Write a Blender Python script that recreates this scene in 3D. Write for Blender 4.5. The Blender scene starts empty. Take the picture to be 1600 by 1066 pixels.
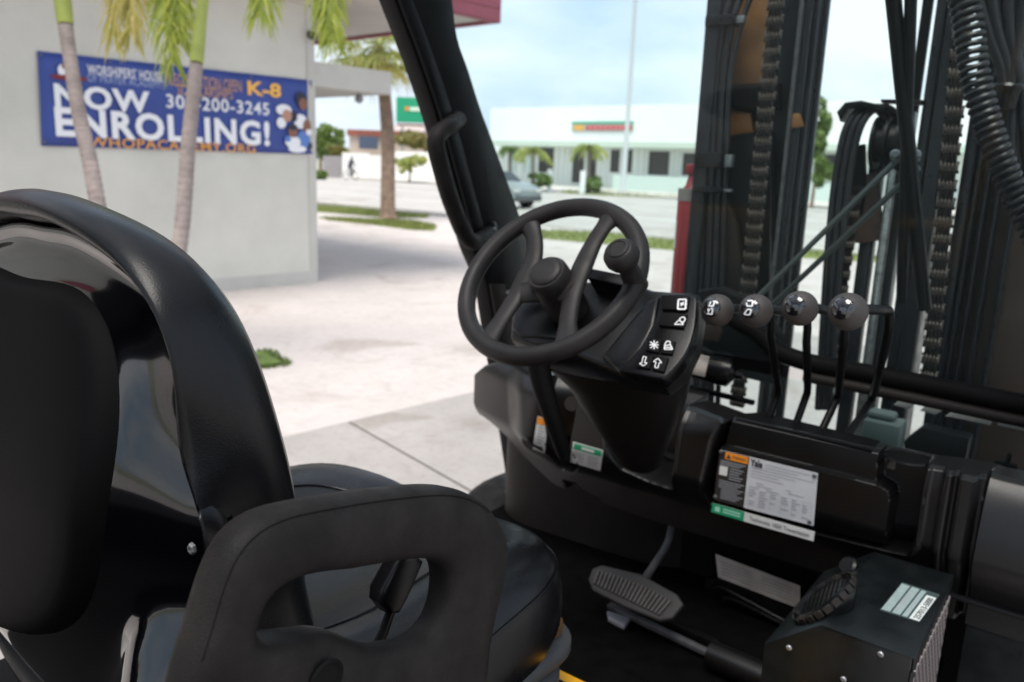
import bpy, bmesh, math, random
import numpy as np
from mathutils import Vector, Matrix
R = math.radians
random.seed(7)
S = bpy.context.scene
COL = S.collection

# ------------------------------------------------------------------ camera
F = 1260.0; YAW = R(37); PITCH = R(-12.35); ROLL = R(2.1)
C = np.array([.785, -1.165, 1.62])
_f = np.array([-math.sin(YAW)*math.cos(PITCH), math.cos(YAW)*math.cos(PITCH), math.sin(PITCH)])
_r0 = np.array([math.cos(YAW), math.sin(YAW), 0]); _u0 = np.cross(_r0, _f)
_r = _r0*math.cos(ROLL)+_u0*math.sin(ROLL); _u = -_r0*math.sin(ROLL)+_u0*math.cos(ROLL)
cd = bpy.data.cameras.new('camera'); cam = bpy.data.objects.new('camera', cd); COL.objects.link(cam)
cam.matrix_world = Matrix(((_r[0], _u[0], -_f[0], C[0]), (_r[1], _u[1], -_f[1], C[1]), (_r[2], _u[2], -_f[2], C[2]), (0, 0, 0, 1)))
cd.sensor_width = 36; cd.lens = F/1600*36; cd.clip_start = .05; cd.clip_end = 900
cd.dof.use_dof = True; cd.dof.focus_distance = .78; cd.dof.aperture_fstop = 6.6
S.camera = cam

# ------------------------------------------------------------------ sky, sun, exposure
SUN_EL, SUN_ROT = R(70), R(166)
W = bpy.data.worlds.new('World'); S.world = W; W.use_nodes = True
nt = W.node_tree; N = nt.nodes; L = nt.links; N.clear()
sky = N.new('ShaderNodeTexSky'); sky.sky_type = 'NISHITA'; sky.sun_disc = False
sky.sun_elevation = SUN_EL; sky.sun_rotation = SUN_ROT; sky.air_density = 1.2; sky.dust_density = 1.0
tc = N.new('ShaderNodeTexCoord'); mp = N.new('ShaderNodeMapping'); mp.inputs['Scale'].default_value = (1.0, 1.0, 2.6)
nz = N.new('ShaderNodeTexNoise'); nz.inputs['Scale'].default_value = 2.0; nz.inputs['Detail'].default_value = 7; nz.inputs['Roughness'].default_value = .55
cr = N.new('ShaderNodeValToRGB'); cr.color_ramp.elements[0].position = .38; cr.color_ramp.elements[1].position = .64
cr.color_ramp.elements[0].color = (5.4, 7.0, 9.0, 1); cr.color_ramp.elements[1].color = (10.4, 10.6, 11.2, 1)
mx = N.new('ShaderNodeMix'); mx.data_type = 'RGBA'; mx.inputs[0].default_value = .82
bg = N.new('ShaderNodeBackground'); bg.inputs['Strength'].default_value = .10
wo = N.new('ShaderNodeOutputWorld')
L.new(tc.outputs['Generated'], mp.inputs['Vector']); L.new(mp.outputs[0], nz.inputs['Vector']); L.new(nz.outputs['Fac'], cr.inputs[0])
L.new(cr.outputs[0], mx.inputs[7]); L.new(sky.outputs[0], mx.inputs[6]); L.new(mx.outputs[2], bg.inputs['Color']); L.new(bg.outputs[0], wo.inputs['Surface'])
sd = bpy.data.lights.new('sun', 'SUN'); sd.energy = 3.6; sd.angle = R(32); sd.color = (1, .95, .88)
sun = bpy.data.objects.new('sun', sd); COL.objects.link(sun)
_sv = Vector((math.sin(SUN_ROT)*math.cos(SUN_EL), math.cos(SUN_ROT)*math.cos(SUN_EL), math.sin(SUN_EL)))
sun.rotation_euler = _sv.to_track_quat('Z', 'Y').to_euler(); sun.location = (0, 0, 12)
S.view_settings.view_transform = 'Standard'; S.view_settings.look = 'None'; S.view_settings.exposure = .40; S.view_settings.gamma = 1
S.view_settings.use_curve_mapping = False

# ------------------------------------------------------------------ measuring: a sight line cut by a plane of the place
def ray(px, py): return _f+_r*(px-800)/F-_u*(py-533)/F
def on(ax, px, py, v):
    d = ray(px, py); return C+d*((v-C[ax])/d[ax])
def X(px, py, v): return on(0, px, py, v)
def Y(px, py, v): return on(1, px, py, v)
def Z(px, py, v): return on(2, px, py, v)
def PL(px, py, p0, n):
    q = ray(px, py); n = np.array(n, float); return C+q*(((np.array(p0)-C)@n)/(q@n))

# ------------------------------------------------------------------ materials
MATS = {}
def mat(name, col, rough=.5, metal=0., var=0., vscale=8, bump=0., bscale=200, coat=0., spec=.5, col2=None, emit=0, bdist=.001, rvar=0.):
    if name in MATS: return MATS[name]
    m = bpy.data.materials.new(name); m.use_nodes = True; t = m.node_tree; n = t.nodes; l = t.links
    p = n['Principled BSDF']; p.inputs['Base Color'].default_value = (*col, 1); p.inputs['Roughness'].default_value = rough
    p.inputs['Metallic'].default_value = metal; p.inputs['Coat Weight'].default_value = coat; p.inputs['Coat Roughness'].default_value = .04
    p.inputs['Specular IOR Level'].default_value = spec
    g = n.new('ShaderNodeNewGeometry')
    if var or col2:
        a = n.new('ShaderNodeTexNoise'); a.inputs['Scale'].default_value = vscale; a.inputs['Detail'].default_value = 6; a.inputs['Roughness'].default_value = .6
        l.new(g.outputs['Position'], a.inputs['Vector'])
        c = n.new('ShaderNodeValToRGB'); e = c.color_ramp.elements; e[0].position = .32; e[1].position = .7
        c2 = col2 or tuple(min(1, v*(1+var)) for v in col); c1 = col if col2 else tuple(v*(1-var) for v in col)
        e[0].color = (*c1, 1); e[1].color = (*c2, 1)
        l.new(a.outputs['Fac'], c.inputs[0]); l.new(c.outputs[0], p.inputs['Base Color'])
    if rvar:
        a2 = n.new('ShaderNodeTexNoise'); a2.inputs['Scale'].default_value = vscale*1.7; a2.inputs['Detail'].default_value = 5
        l.new(g.outputs['Position'], a2.inputs['Vector'])
        mr = n.new('ShaderNodeMapRange'); mr.inputs[1].default_value = .3; mr.inputs[2].default_value = .7
        mr.inputs[3].default_value = max(.02, rough-rvar); mr.inputs[4].default_value = rough+rvar
        l.new(a2.outputs['Fac'], mr.inputs[0]); l.new(mr.outputs[0], p.inputs['Roughness'])
    if bump:
        b = n.new('ShaderNodeTexNoise'); b.inputs['Scale'].default_value = bscale; b.inputs['Detail'].default_value = 3
        l.new(g.outputs['Position'], b.inputs['Vector'])
        bn = n.new('ShaderNodeBump'); bn.inputs['Strength'].default_value = bump; bn.inputs['Distance'].default_value = bdist
        l.new(b.outputs['Fac'], bn.inputs['Height']); l.new(bn.outputs[0], p.inputs['Normal'])
    if emit:
        p.inputs['Emission Color'].default_value = (*col, 1); p.inputs['Emission Strength'].default_value = emit
    MATS[name] = m; return m
def glass_mat(name, tint, haze=.012):  # haze mixes a pale diffuse veil into the pane for reflected haze
    m = bpy.data.materials.new(name); m.use_nodes = True; t = m.node_tree; n = t.nodes; l = t.links; n.clear()
    o = n.new('ShaderNodeOutputMaterial'); a = n.new('ShaderNodeBsdfTransparent'); a.inputs[0].default_value = (*tint, 1)
    g = n.new('ShaderNodeBsdfGlossy'); g.inputs['Roughness'].default_value = .02; fr = n.new('ShaderNodeFresnel'); fr.inputs[0].default_value = 1.18
    s = n.new('ShaderNodeMixShader'); l.new(fr.outputs[0], s.inputs[0]); l.new(a.outputs[0], s.inputs[1]); l.new(g.outputs[0], s.inputs[2]); d = n.new('ShaderNodeBsdfDiffuse'); d.inputs[0].default_value = (.7, .8, .8, 1); s2 = n.new('ShaderNodeMixShader'); s2.inputs[0].default_value = haze; l.new(s.outputs[0], s2.inputs[1]); l.new(d.outputs[0], s2.inputs[2]); l.new(s2.outputs[0], o.inputs[0])
    return m
rubber = mat('worn_rubber', (.0105, .0088, .0080), .56, var=.6, vscale=18, bump=.7, bscale=700, bdist=.0008, rvar=.12, spec=.17)
wheelm = mat('wheel_rubber', (.0150, .0130, .0125), .48, spec=.24, var=.35, vscale=14, bump=.25, bscale=700, bdist=.0004, rvar=.08)
leather = mat('black_leather', (.0035, .0035, .0042), .30, spec=.26, bump=.4, bscale=620, bdist=.0004, var=.2, vscale=12, rvar=.05)
gloss = mat('gloss_black_shell', (.0012, .0012, .0018), .09, coat=.6, spec=.4)
pouchm = mat('matte_black_vinyl', (.0025, .0025, .0026), .6, spec=.05, bump=.7, bscale=800, bdist=.0004)
plastic = mat('grained_black_plastic', (.0052, .0050, .0052), .33, spec=.38, bump=.5, bscale=1100, bdist=.0003, var=.2, vscale=7, rvar=.05)
plastic2 = mat('smooth_black_plastic', (.0035, .0035, .004), .28, spec=.24, var=.2, vscale=10, rvar=.06)
matteblk = mat('matte_black', (.003, .003, .003), .65, spec=.12, var=.3, vscale=12)
brownpl = mat('brownish_black_plastic', (.016, .013, .011), .55, spec=.2, var=.3, vscale=6, bump=.3, bscale=700, bdist=.0003)  # brownish tone; on the lower post strip it paints the lit face
steelblk = mat('black_painted_steel', (.0045, .0045, .005), .40, spec=.16, var=.3, vscale=15, bump=.2, bscale=300, bdist=.0004, rvar=.1)
boxm = mat('heater_black_enamel', (.0045, .006, .0065), .35, spec=.4, var=.3, vscale=14, rvar=.1)
chain_dark = mat('chain_gap_shade', (.008, .007, .006), .5, spec=.2)  # every other link coloured dark to stand for the shaded gaps
grease = mat('greasy_chain_steel', (.075, .060, .052), .42, .1, spec=.35, var=.4, vscale=60)
hosem = mat('hose_rubber', (.012, .012, .014), .40, spec=.3, var=.3, vscale=30, rvar=.08)
ochre = mat('ochre_paint', (.14, .058, .014), .5, var=.35, vscale=9)
yellow = mat('yellow_enamel', (.78, .36, .012), .35, var=.12, vscale=6, rvar=.08)
alum = mat('bare_metal', (.45, .45, .46), .35, .85, var=.25, vscale=40)
steel = mat('worn_floor_edge', (.16, .16, .17), .4, .6, var=.4, vscale=25)
zinc = mat('zinc_bolt', (.16, .165, .17), .45, .7)
white_l = mat('white_label', (.62, .61, .58), .45, var=.06, vscale=30)
aged_l = mat('aged_label', (.42, .37, .32), .5, var=.22, vscale=22)
plate_l = mat('plate_grey_print', (.55, .55, .56), .38, var=.06, vscale=20)
orange_l = mat('orange_print', (.80, .26, .02), .45)
green_l = mat('green_print', (.01, .27, .12), .45)
dark_l = mat('plate_dark_print', (.025, .023, .022), .4)
ink = mat('black_ink', (.03, .03, .035), .5)
greyink = mat('grey_ink', (.30, .30, .32), .5)
whiteink = mat('white_ink', (.75, .75, .75), .5)
pedalm = mat('pedal_rubber', (.035, .030, .027), .6, var=.3, vscale=25)
capgloss = mat('glossy_knob_cap', (.006, .006, .008), .08, coat=1)
redm = mat('extinguisher_red', (.19, .010, .014), .35, var=.1, vscale=10)
glassm = glass_mat('tinted_glass', (.91, .965, .955))

# ------------------------------------------------------------------ builders
def me_of(bm, name, smooth=True, angle=38):
    bmesh.ops.recalc_face_normals(bm, faces=bm.faces[:])
    me = bpy.data.meshes.new(name); bm.to_mesh(me); bm.free()
    if smooth:
        me.shade_smooth()
        if angle < 180: me.set_sharp_from_angle(angle=R(angle))
    return me
def link(name, me, m, parent=None, mats=None):
    o = bpy.data.objects.new(name, me); COL.objects.link(o)
    if mats:
        for q in mats: me.materials.append(q)
    elif m and not me.materials: me.materials.append(m)
    if parent is not None:
        o.parent = parent
        w = parent
        T = Matrix.Identity(4)
        chain = []
        while w: chain.append(w); w = w.parent
        for w in reversed(chain): T = T @ w.matrix_parent_inverse @ w.matrix_basis
        o.matrix_parent_inverse = T.inverted()
    return o
def B(name, bm, m, parent=None, smooth=True, angle=38, mats=None): return link(name, me_of(bm, name, smooth, angle), m, parent, mats)
def thing(name, label, cat, loc=(0, 0, 0), rz=0, group=None):
    o = bpy.data.objects.new(name, None); COL.objects.link(o); o.location = loc; o.rotation_euler = (0, 0, rz)
    o['label'] = label; o['category'] = cat
    if group: o['group'] = group
    return o
def tag(o, label, cat, group=None):
    o['label'] = label; o['category'] = cat
    if group: o['group'] = group
    return o
def struct(o): o['kind'] = 'structure'; return o
def stuff(o): o['kind'] = 'stuff'; return o
def V3(p): return Vector((float(p[0]), float(p[1]), float(p[2])))
def a_box(bm, lo, hi, bev=0, M=None, seg=2):
    lo, hi = Vector(lo), Vector(hi)
    vs = [bm.verts.new((x, y, z)) for x in (lo.x, hi.x) for y in (lo.y, hi.y) for z in (lo.z, hi.z)]
    fs = [bm.faces.new([vs[i] for i in q]) for q in ((0, 1, 3, 2), (4, 6, 7, 5), (0, 4, 5, 1), (2, 3, 7, 6), (0, 2, 6, 4), (1, 5, 7, 3))]
    if bev:
        es = list({e for f in fs for e in f.edges})
        r_ = bmesh.ops.bevel(bm, geom=es, offset=bev, segments=seg, affect='EDGES', profile=.5)
        vs = list({v for f in r_['faces'] for v in f.verts} | {v for v in vs if v.is_valid})
    if M is not None: bmesh.ops.transform(bm, matrix=M, verts=[v for v in vs if v.is_valid])
    return bm
def a_prism(bm, pts, off, bev=0, seg=2):
    """closed polygon pts (3d) pushed along vector off"""
    off = V3(off); a = [bm.verts.new(V3(p)) for p in pts]; b = [bm.verts.new(V3(p)+off) for p in pts]; n = len(pts)
    fs = [bm.faces.new(a), bm.faces.new(b[::-1])]
    for i in range(n): fs.append(bm.faces.new((a[i], b[i], b[(i+1) % n], a[(i+1) % n])))
    if bev:
        bmesh.ops.recalc_face_normals(bm, faces=fs)
        es = list({e for f in fs[:2] for e in f.edges})
        bmesh.ops.bevel(bm, geom=es, offset=bev, segments=seg, affect='EDGES', profile=.5)
    return bm
def smooth_path(pts, n=8, closed=False):
    P = [V3(p) for p in pts]; out = []; k = len(P)
    for i in range(k if closed else k-1):
        p0 = P[(i-1) % k] if closed or i > 0 else P[0]; p1 = P[i]; p2 = P[(i+1) % k]; p3 = P[(i+2) % k] if closed or i+2 < k else P[-1]
        for j in range(n):
            t = j/n; out.append(.5*((2*p1)+(-p0+p2)*t+(2*p0-5*p1+4*p2-p3)*t*t+(-p0+3*p1-3*p2+p3)*t**3))
    if not closed: out.append(P[-1])
    return out
def a_tube(bm, pts, r, seg=12, closed=False, caps=True, flat=1.0, up=None):
    P = [V3(p) for p in pts]; k = len(P); rr = r if hasattr(r, '__len__') else [r]*k
    if len(rr) != k: rr = np.interp(np.linspace(0, 1, k), np.linspace(0, 1, len(rr)), rr)
    rings = []; nrm = None
    for i in range(k):
        a = P[(i-1) % k] if closed or i > 0 else P[0]; b = P[(i+1) % k] if closed or i < k-1 else P[-1]
        t = (b-a).normalized()
        if up is not None: n1 = Vector(up)-t*t.dot(Vector(up)); n1.normalize()
        else:
            if nrm is None: nrm = t.orthogonal()
            n1 = nrm-t*t.dot(nrm)
            n1.normalize() if n1.length > 1e-6 else None
            nrm = n1
        n2 = t.cross(n1)
        rings.append([bm.verts.new(P[i]+(n1*math.cos(2*math.pi*j/seg)*flat+n2*math.sin(2*math.pi*j/seg))*rr[i]) for j in range(seg)])
    for i in range(k if closed else k-1):
        A, Bq = rings[i], rings[(i+1) % k]
        for j in range(seg): bm.faces.new((A[j], A[(j+1) % seg], Bq[(j+1) % seg], Bq[j]))
    if caps and not closed: bm.faces.new(rings[0][::-1]); bm.faces.new(rings[-1])
    return bm
def a_loft(bm, rings, cap0=True, cap1=True, closed=True):
    rs = [[bm.verts.new(V3(p)) for p in q] for q in rings]; n = len(rs[0])
    for A, Bq in zip(rs, rs[1:]):
        for j in range(n if closed else n-1): bm.faces.new((A[j], A[(j+1) % n], Bq[(j+1) % n], Bq[j]))
    if cap0: bm.faces.new(rs[0][::-1])
    if cap1: bm.faces.new(rs[-1])
    return bm
def a_lathe(bm, prof, origin, axis, seg=24):
    """prof: (along, radius)"""
    ax = V3(axis).normalized(); n1 = ax.orthogonal().normalized(); n2 = ax.cross(n1); o = V3(origin)
    rings = [[o+ax*a+(n1*math.cos(2*math.pi*j/seg)+n2*math.sin(2*math.pi*j/seg))*max(r_, 1e-4) for j in range(seg)] for a, r_ in prof]
    return a_loft(bm, rings)
def a_sphere(bm, c, r, seg=20, rings=14, scale=(1, 1, 1)):
    M = Matrix.Translation(V3(c)) @ Matrix.Diagonal((*scale, 1))
    bmesh.ops.create_uvsphere(bm, u_segments=seg, v_segments=rings, radius=r, matrix=M); return bm
def bolt(name, p, axis, r, m, parent, h=None):
    bm = bmesh.new(); h = h or r*.7
    a_lathe(bm, [(0, r), (h*.6, r), (h, r*.7)], p, axis, 6 if name == 'bolt' else 14); return B(name, bm, m, parent)
def frame(o, x, y):
    x = V3(x).normalized(); y = V3(y); y = (y-x*x.dot(y)).normalized(); z = x.cross(y); o = V3(o)
    return Matrix(((x.x, y.x, z.x, o.x), (x.y, y.y, z.y, o.y), (x.z, y.z, z.z, o.z), (0, 0, 0, 1)))
def text(name, body, M, w, h, m, parent, bold=.0, depth=.0005, sp=1.0):
    """M: frame whose origin is the lower left corner of the writing"""
    cu = bpy.data.curves.new('lettering', 'FONT'); cu.body = body; cu.offset = bold; cu.space_character = sp; cu.extrude = 0; cu.resolution_u = 3
    o = bpy.data.objects.new('tmp', cu); COL.objects.link(o)
    dg = bpy.context.evaluated_depsgraph_get(); me = bpy.data.meshes.new_from_object(o.evaluated_get(dg))
    bpy.data.objects.remove(o)
    co = np.array([v.co[:] for v in me.vertices]); mn, mxx = co.min(0), co.max(0)
    sx, sy = w/(mxx[0]-mn[0]), h/(mxx[1]-mn[1])
    me.transform(M @ Matrix.Diagonal((sx, sy, 1, 1)) @ Matrix.Translation((-mn[0], -mn[1], 0)))
    me.materials.clear(); me.name = name
    return link(name, me, m, parent)
def quad(name, pts, m, parent=None):
    bm = bmesh.new(); bm.faces.new([bm.verts.new(V3(p)) for p in pts]); return B(name, bm, m, parent, smooth=False)
def sdf(px, pz, poly):
    P = np.array(poly, float); d = np.full(px.shape, 1e9); ins = np.zeros(px.shape, bool); n = len(P)
    for i in range(n):
        a = P[i]; b = P[(i+1) % n]; e = b-a; wx = px-a[0]; wz = pz-a[1]
        t = np.clip((wx*e[0]+wz*e[1])/(e@e+1e-12), 0, 1); d = np.minimum(d, np.hypot(wx-e[0]*t, wz-e[1]*t))
        c = ((a[1] > pz) != (b[1] > pz)) & (px < (b[0]-a[0])*(pz-a[1])/(b[1]-a[1]+1e-12)+a[0]); ins ^= c
    return np.where(ins, -d, d)
def sstep(a, b, x): t = np.clip((x-a)/(b-a), 0, 1); return t*t*(3-2*t)

# ================================================================== SETTING
def concrete(name, c1, c2, sc):
    m = bpy.data.materials.new(name); m.use_nodes = True; t = m.node_tree; n = t.nodes; l = t.links; p = n['Principled BSDF']; p.inputs['Roughness'].default_value = .85
    g = n.new('ShaderNodeNewGeometry'); a = n.new('ShaderNodeTexNoise'); a.inputs['Scale'].default_value = sc; a.inputs['Detail'].default_value = 10; a.inputs['Roughness'].default_value = .7
    b = n.new('ShaderNodeTexNoise'); b.inputs['Scale'].default_value = sc*22; b.inputs['Detail'].default_value = 6; b.inputs['Roughness'].default_value = .75
    c = n.new('ShaderNodeValToRGB'); c.color_ramp.elements[0].position = .3; c.color_ramp.elements[1].position = .68; c.color_ramp.elements[0].color = (*c1, 1); c.color_ramp.elements[1].color = (*c2, 1)
    c2_ = n.new('ShaderNodeValToRGB'); c2_.color_ramp.elements[0].position = .35; c2_.color_ramp.elements[1].position = .5; c2_.color_ramp.elements[0].color = (.72, .7, .68, 1); c2_.color_ramp.elements[1].color = (1, 1, 1, 1)
    mm = n.new('ShaderNodeMix'); mm.data_type = 'RGBA'; mm.blend_type = 'MULTIPLY'; mm.inputs[0].default_value = .5
    l.new(g.outputs['Position'], a.inputs['Vector']); l.new(g.outputs['Position'], b.inputs['Vector']); l.new(a.outputs['Fac'], c.inputs[0]); l.new(b.outputs['Fac'], c2_.inputs[0])
    l.new(c.outputs[0], mm.inputs[6]); l.new(c2_.outputs[0], mm.inputs[7]); l.new(mm.outputs[2], p.inputs['Base Color'])
    st_ = n.new('ShaderNodeTexNoise'); st_.inputs['Scale'].default_value = sc*1.7; st_.inputs['Detail'].default_value = 12; st_.inputs['Roughness'].default_value = .62; st_.inputs['Distortion'].default_value = 1.2
    sr = n.new('ShaderNodeValToRGB'); sr.color_ramp.elements[0].position = .34; sr.color_ramp.elements[1].position = .46; sr.color_ramp.elements[0].color = (.80, .77, .74, 1); sr.color_ramp.elements[1].color = (1, 1, 1, 1)
    m3 = n.new('ShaderNodeMix'); m3.data_type = 'RGBA'; m3.blend_type = 'MULTIPLY'; m3.inputs[0].default_value = 1
    l.new(g.outputs['Position'], st_.inputs['Vector']); l.new(st_.outputs['Fac'], sr.inputs[0]); l.new(mm.outputs[2], m3.inputs[6]); l.new(sr.outputs[0], m3.inputs[7]); l.new(m3.outputs[2], p.inputs['Base Color'])
    bn = n.new('ShaderNodeBump'); bn.inputs['Strength'].default_value = .4; bn.inputs['Distance'].default_value = .004; l.new(b.outputs['Fac'], bn.inputs['Height']); l.new(bn.outputs[0], p.inputs['Normal'])
    return m
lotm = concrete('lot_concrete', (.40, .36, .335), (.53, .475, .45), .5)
slabm = concrete('darker_concrete', (.25, .23, .215), (.36, .33, .31), .8)
roadm = concrete('worn_asphalt', (.36, .34, .315), (.44, .41, .38), .3)
walkm = concrete('sidewalk_concrete', (.50, .46, .42), (.6, .56, .52), .4)
grassm = mat('grass_green', (.10, .15, .03), .9, var=.4, vscale=4)
grassm2 = mat('grass_yellow_green', (.19, .22, .06), .9, var=.3, vscale=3)

def sheet(name, pts, z, m, kind='structure', label=None):
    bm = bmesh.new(); a_prism(bm, [(p[0], p[1], z) for p in pts], (0, 0, -.05)); o = B(name, bm, m, smooth=False); o['kind'] = kind
    if label: o['label'] = label
    return o
g = sheet('ground', [(-450, -300), (450, -300), (450, 500), (-450, 500)], -.02, mat('far_ground', (.30, .30, .22), .9, var=.3, vscale=.05))
g = sheet('parking_lot', [(-40, -25), (25, -25), (25, 15.6), (-40, 18.2)], 0.0, lotm)
ga = Z(442, 684, 0); gb = Z(782, 603, 0); dd = (gb-ga); ja = Z(545, 660, 0); jb = Z(782, 795, 0)
# slabs beside the truck, darker than the lot, parted by a joint
jd = (jb-ja)/np.linalg.norm(jb-ja); fd = dd/np.linalg.norm(dd)
o1 = ja
far0 = ga-fd*3; far1 = gb+fd*4
def meet(p, d, q, e):
    A = np.array([[d[0], -e[0]], [d[1], -e[1]]]); t = np.linalg.solve(A, (q-p)[:2]); return p+d*t[0]
pj = meet(ga, fd, ja, jd)
nrm_ = np.array([-jd[1], jd[0], 0]); gap = .008
sgn = 1 if (gb-ja)@nrm_ > 0 else -1
nr = nrm_*sgn; gap = .010
near = jd*9
sheet('darker_slab', [pj+nr*gap, far1, far1+near*.9, pj+near+nr*gap], .004, slabm)
sheet('darker_slab', [pj-nr*gap, pj+near-nr*gap, far0+near*1.1, far0], .004, slabm)
sheet('slab_joint', [pj-nr*.012, pj+nr*.012, pj+near+nr*.012, pj+near-nr*.012], .0015, mat('joint_filler', (.10, .09, .08), .9))
RD = np.array([.997, -.07, 0])
def along(x, y): return (x, y-.07*(x+10), 0)
def strip(name, x0, x1, y0, y1, z, m, kind='structure'):
    a, b, c, d = along(x0, y0), along(x1, y0), along(x1, y1), along(x0, y1); return sheet(name, [a, b, c, d], z, m, kind)
strip('road', -130, 90, 17.2, 41.5, .003, roadm)
strip('sidewalk', -130, 90, 41.5, 51.5, .10, walkm)
for yy, zz in ((23.0, .008), (29.2, .008), (35.3, .008)):
    strip('lane_marking', -120, 80, yy, yy+.18, zz, mat('road_paint', (.62, .62, .58), .7))
strip('kerb', -130, -13.5, 16.95, 17.2, .1, walkm)
strip('kerb', -7.0, 90, 16.95, 17.2, .1, walkm)

def grass_patch(name, poly, n, m, hgt=.07, z=.02):
    """a bed sheet and many blades"""
    bm = bmesh.new(); P = [(p[0], p[1]) for p in poly]
    # wobbly bed
    a_prism(bm, [(p[0], p[1], z) for p in P], (0, 0, -.06))
    xs = [p[0] for p in P]; ys = [p[1] for p in P]; k = 0
    arr = np.array(P)
    while k < n:
        x = random.uniform(min(xs)-.1, max(xs)+.1); y = random.uniform(min(ys)-.1, max(ys)+.1)
        if sdf(np.array([x]), np.array([y]), P)[0] < random.uniform(-.02, .12):
            a = random.uniform(0, math.pi); h = hgt*random.uniform(.5, 1.3); w = .012*random.uniform(.6, 1.5)+hgt*.08; lx = random.uniform(-.4, .4)*h
            bm.faces.new([bm.verts.new(q) for q in ((x-w*math.cos(a), y-w*math.sin(a), 0), (x+w*math.cos(a), y+w*math.sin(a), 0), (x+lx, y+lx, h))])
            k += 1
    o = B(name, bm, m, smooth=False); o['kind'] = 'stuff'; return o
def zp(*pts): return [Z(a, b, 0) for a, b in pts]
grass_patch('grass', zp((470, 320), (560, 326), (600, 331), (668, 336), (664, 341), (600, 340), (520, 333), (470, 330)), 3500, grassm2, .07)
grass_patch('grass', zp((500, 341), (560, 343), (640, 346), (677, 352), (674, 361), (640, 359), (580, 351), (520, 345)), 3500, grassm2, .07)
grass_patch('grass', zp((835, 362), (870, 361), (960, 366), (1050, 376), (1150, 384), (1400, 398), (1400, 412), (1045, 391), (960, 383), (835, 372)), 5000, grassm2, .07)
grass_patch('grass', zp((385, 556), (412, 551), (428, 562), (441, 569), (420, 573), (388, 574)), 1100, grassm, .022)
grass_patch('grass', zp((880, 299), (930, 300), (1000, 305), (1060, 308), (1060, 311), (930, 305), (880, 302)), 900, grassm2, .2)

# ------------------------------------------------------------------ foliage helpers
def leaf_mat(name, a, b):
    m = bpy.data.materials.new(name); m.use_nodes = True; t = m.node_tree; n = t.nodes; l = t.links; p = n['Principled BSDF']; p.inputs['Roughness'].default_value = .5
    p.inputs['Subsurface Weight'].default_value = 0
    g = n.new('ShaderNodeNewGeometry'); c = n.new('ShaderNodeValToRGB'); c.color_ramp.elements[0].color = (*a, 1); c.color_ramp.elements[1].color = (*b, 1)
    l.new(g.outputs['Random Per Island'], c.inputs[0]); l.new(c.outputs[0], p.inputs['Base Color'])
    tr = n.new('ShaderNodeBsdfTranslucent'); l.new(c.outputs[0], tr.inputs[0]); s = n.new('ShaderNodeMixShader'); s.inputs[0].default_value = .4
    l.new(p.outputs[0], s.inputs[1]); l.new(tr.outputs[0], s.inputs[2]); l.new(s.outputs[0], n['Material Output'].inputs[0]); return m
palmleaf = leaf_mat('palm_frond_leaf', (.20, .27, .03), (.42, .45, .06))
palmdry = leaf_mat('drying_frond_leaf', (.38, .36, .07), (.50, .40, .15))
treeleaf = leaf_mat('tree_leaf', (.07, .14, .03), (.24, .32, .08))
warmleaf = leaf_mat('warm_hedge_leaf', (.12, .16, .04), (.30, .22, .07))
sableaf = leaf_mat('fan_palm_leaf', (.20, .28, .07), (.50, .48, .14))
bark = mat('palm_bark', (.27, .22, .20), .85, var=.3, vscale=6, bump=.8, bscale=25, bdist=.01)
bark2 = mat('sabal_bark', (.22, .15, .11), .9, var=.35, vscale=5, bump=1, bscale=14, bdist=.03)
shaft = mat('green_crownshaft', (.30, .34, .07), .45, var=.2, vscale=5)
def frond(name, base, az, length, rise, droop, m, parent, nleaf=46, leaf=.42, w=.018, hang=.8):
    """feather frond: arching midrib, leaflets that hang"""
    bm = bmesh.new(); b = V3(base); d = Vector((math.cos(az), math.sin(az), 0)); P = []
    for i in range(15):
        t = i/14; P.append(b+d*length*(t*(1-.25*t*droop))+Vector((0, 0, rise*math.sin(min(t*1.9, 1.57)) - droop*length*.75*t**2.4)))
    a_tube(bm, P, [.014, .010, .006, .003], 5)
    side = Vector((-d.y, d.x, 0))
    for k in range(nleaf):
        t = .10+.9*k/nleaf; f_ = t*14; i = min(int(f_), 13); p = P[i].lerp(P[i+1], f_-i); tg = (P[i+1]-P[i]).normalized()
        ll = leaf*(math.sin(math.pi*min(1, .22+t*.75))**.6)*random.uniform(.8, 1.12)
        for s in (-1, 1):
            d1 = (side*s*random.uniform(.5, .9)+tg*.75+Vector((0, 0, random.uniform(-.2, .25)))).normalized(); q = p.copy(); prev = None; ww = w*random.uniform(.8, 1.3)
            for j in range(4):
                hw = ww*(1-j/3)**.6*.5+.001; sd_ = tg.cross(d1).cross(d1).normalized() if tg.cross(d1).length > .05 else side
                cur = [bm.verts.new(q+sd_*hw), bm.verts.new(q-sd_*hw)]
                if prev: bm.faces.new((prev[0], prev[1], cur[1], cur[0]))
                prev = cur; q = q+d1*ll/3; d1 = (d1+Vector((0, 0, -hang*random.uniform(.5, 1.1)))).normalized()
    return B(name, bm, m, parent, smooth=False)
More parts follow.
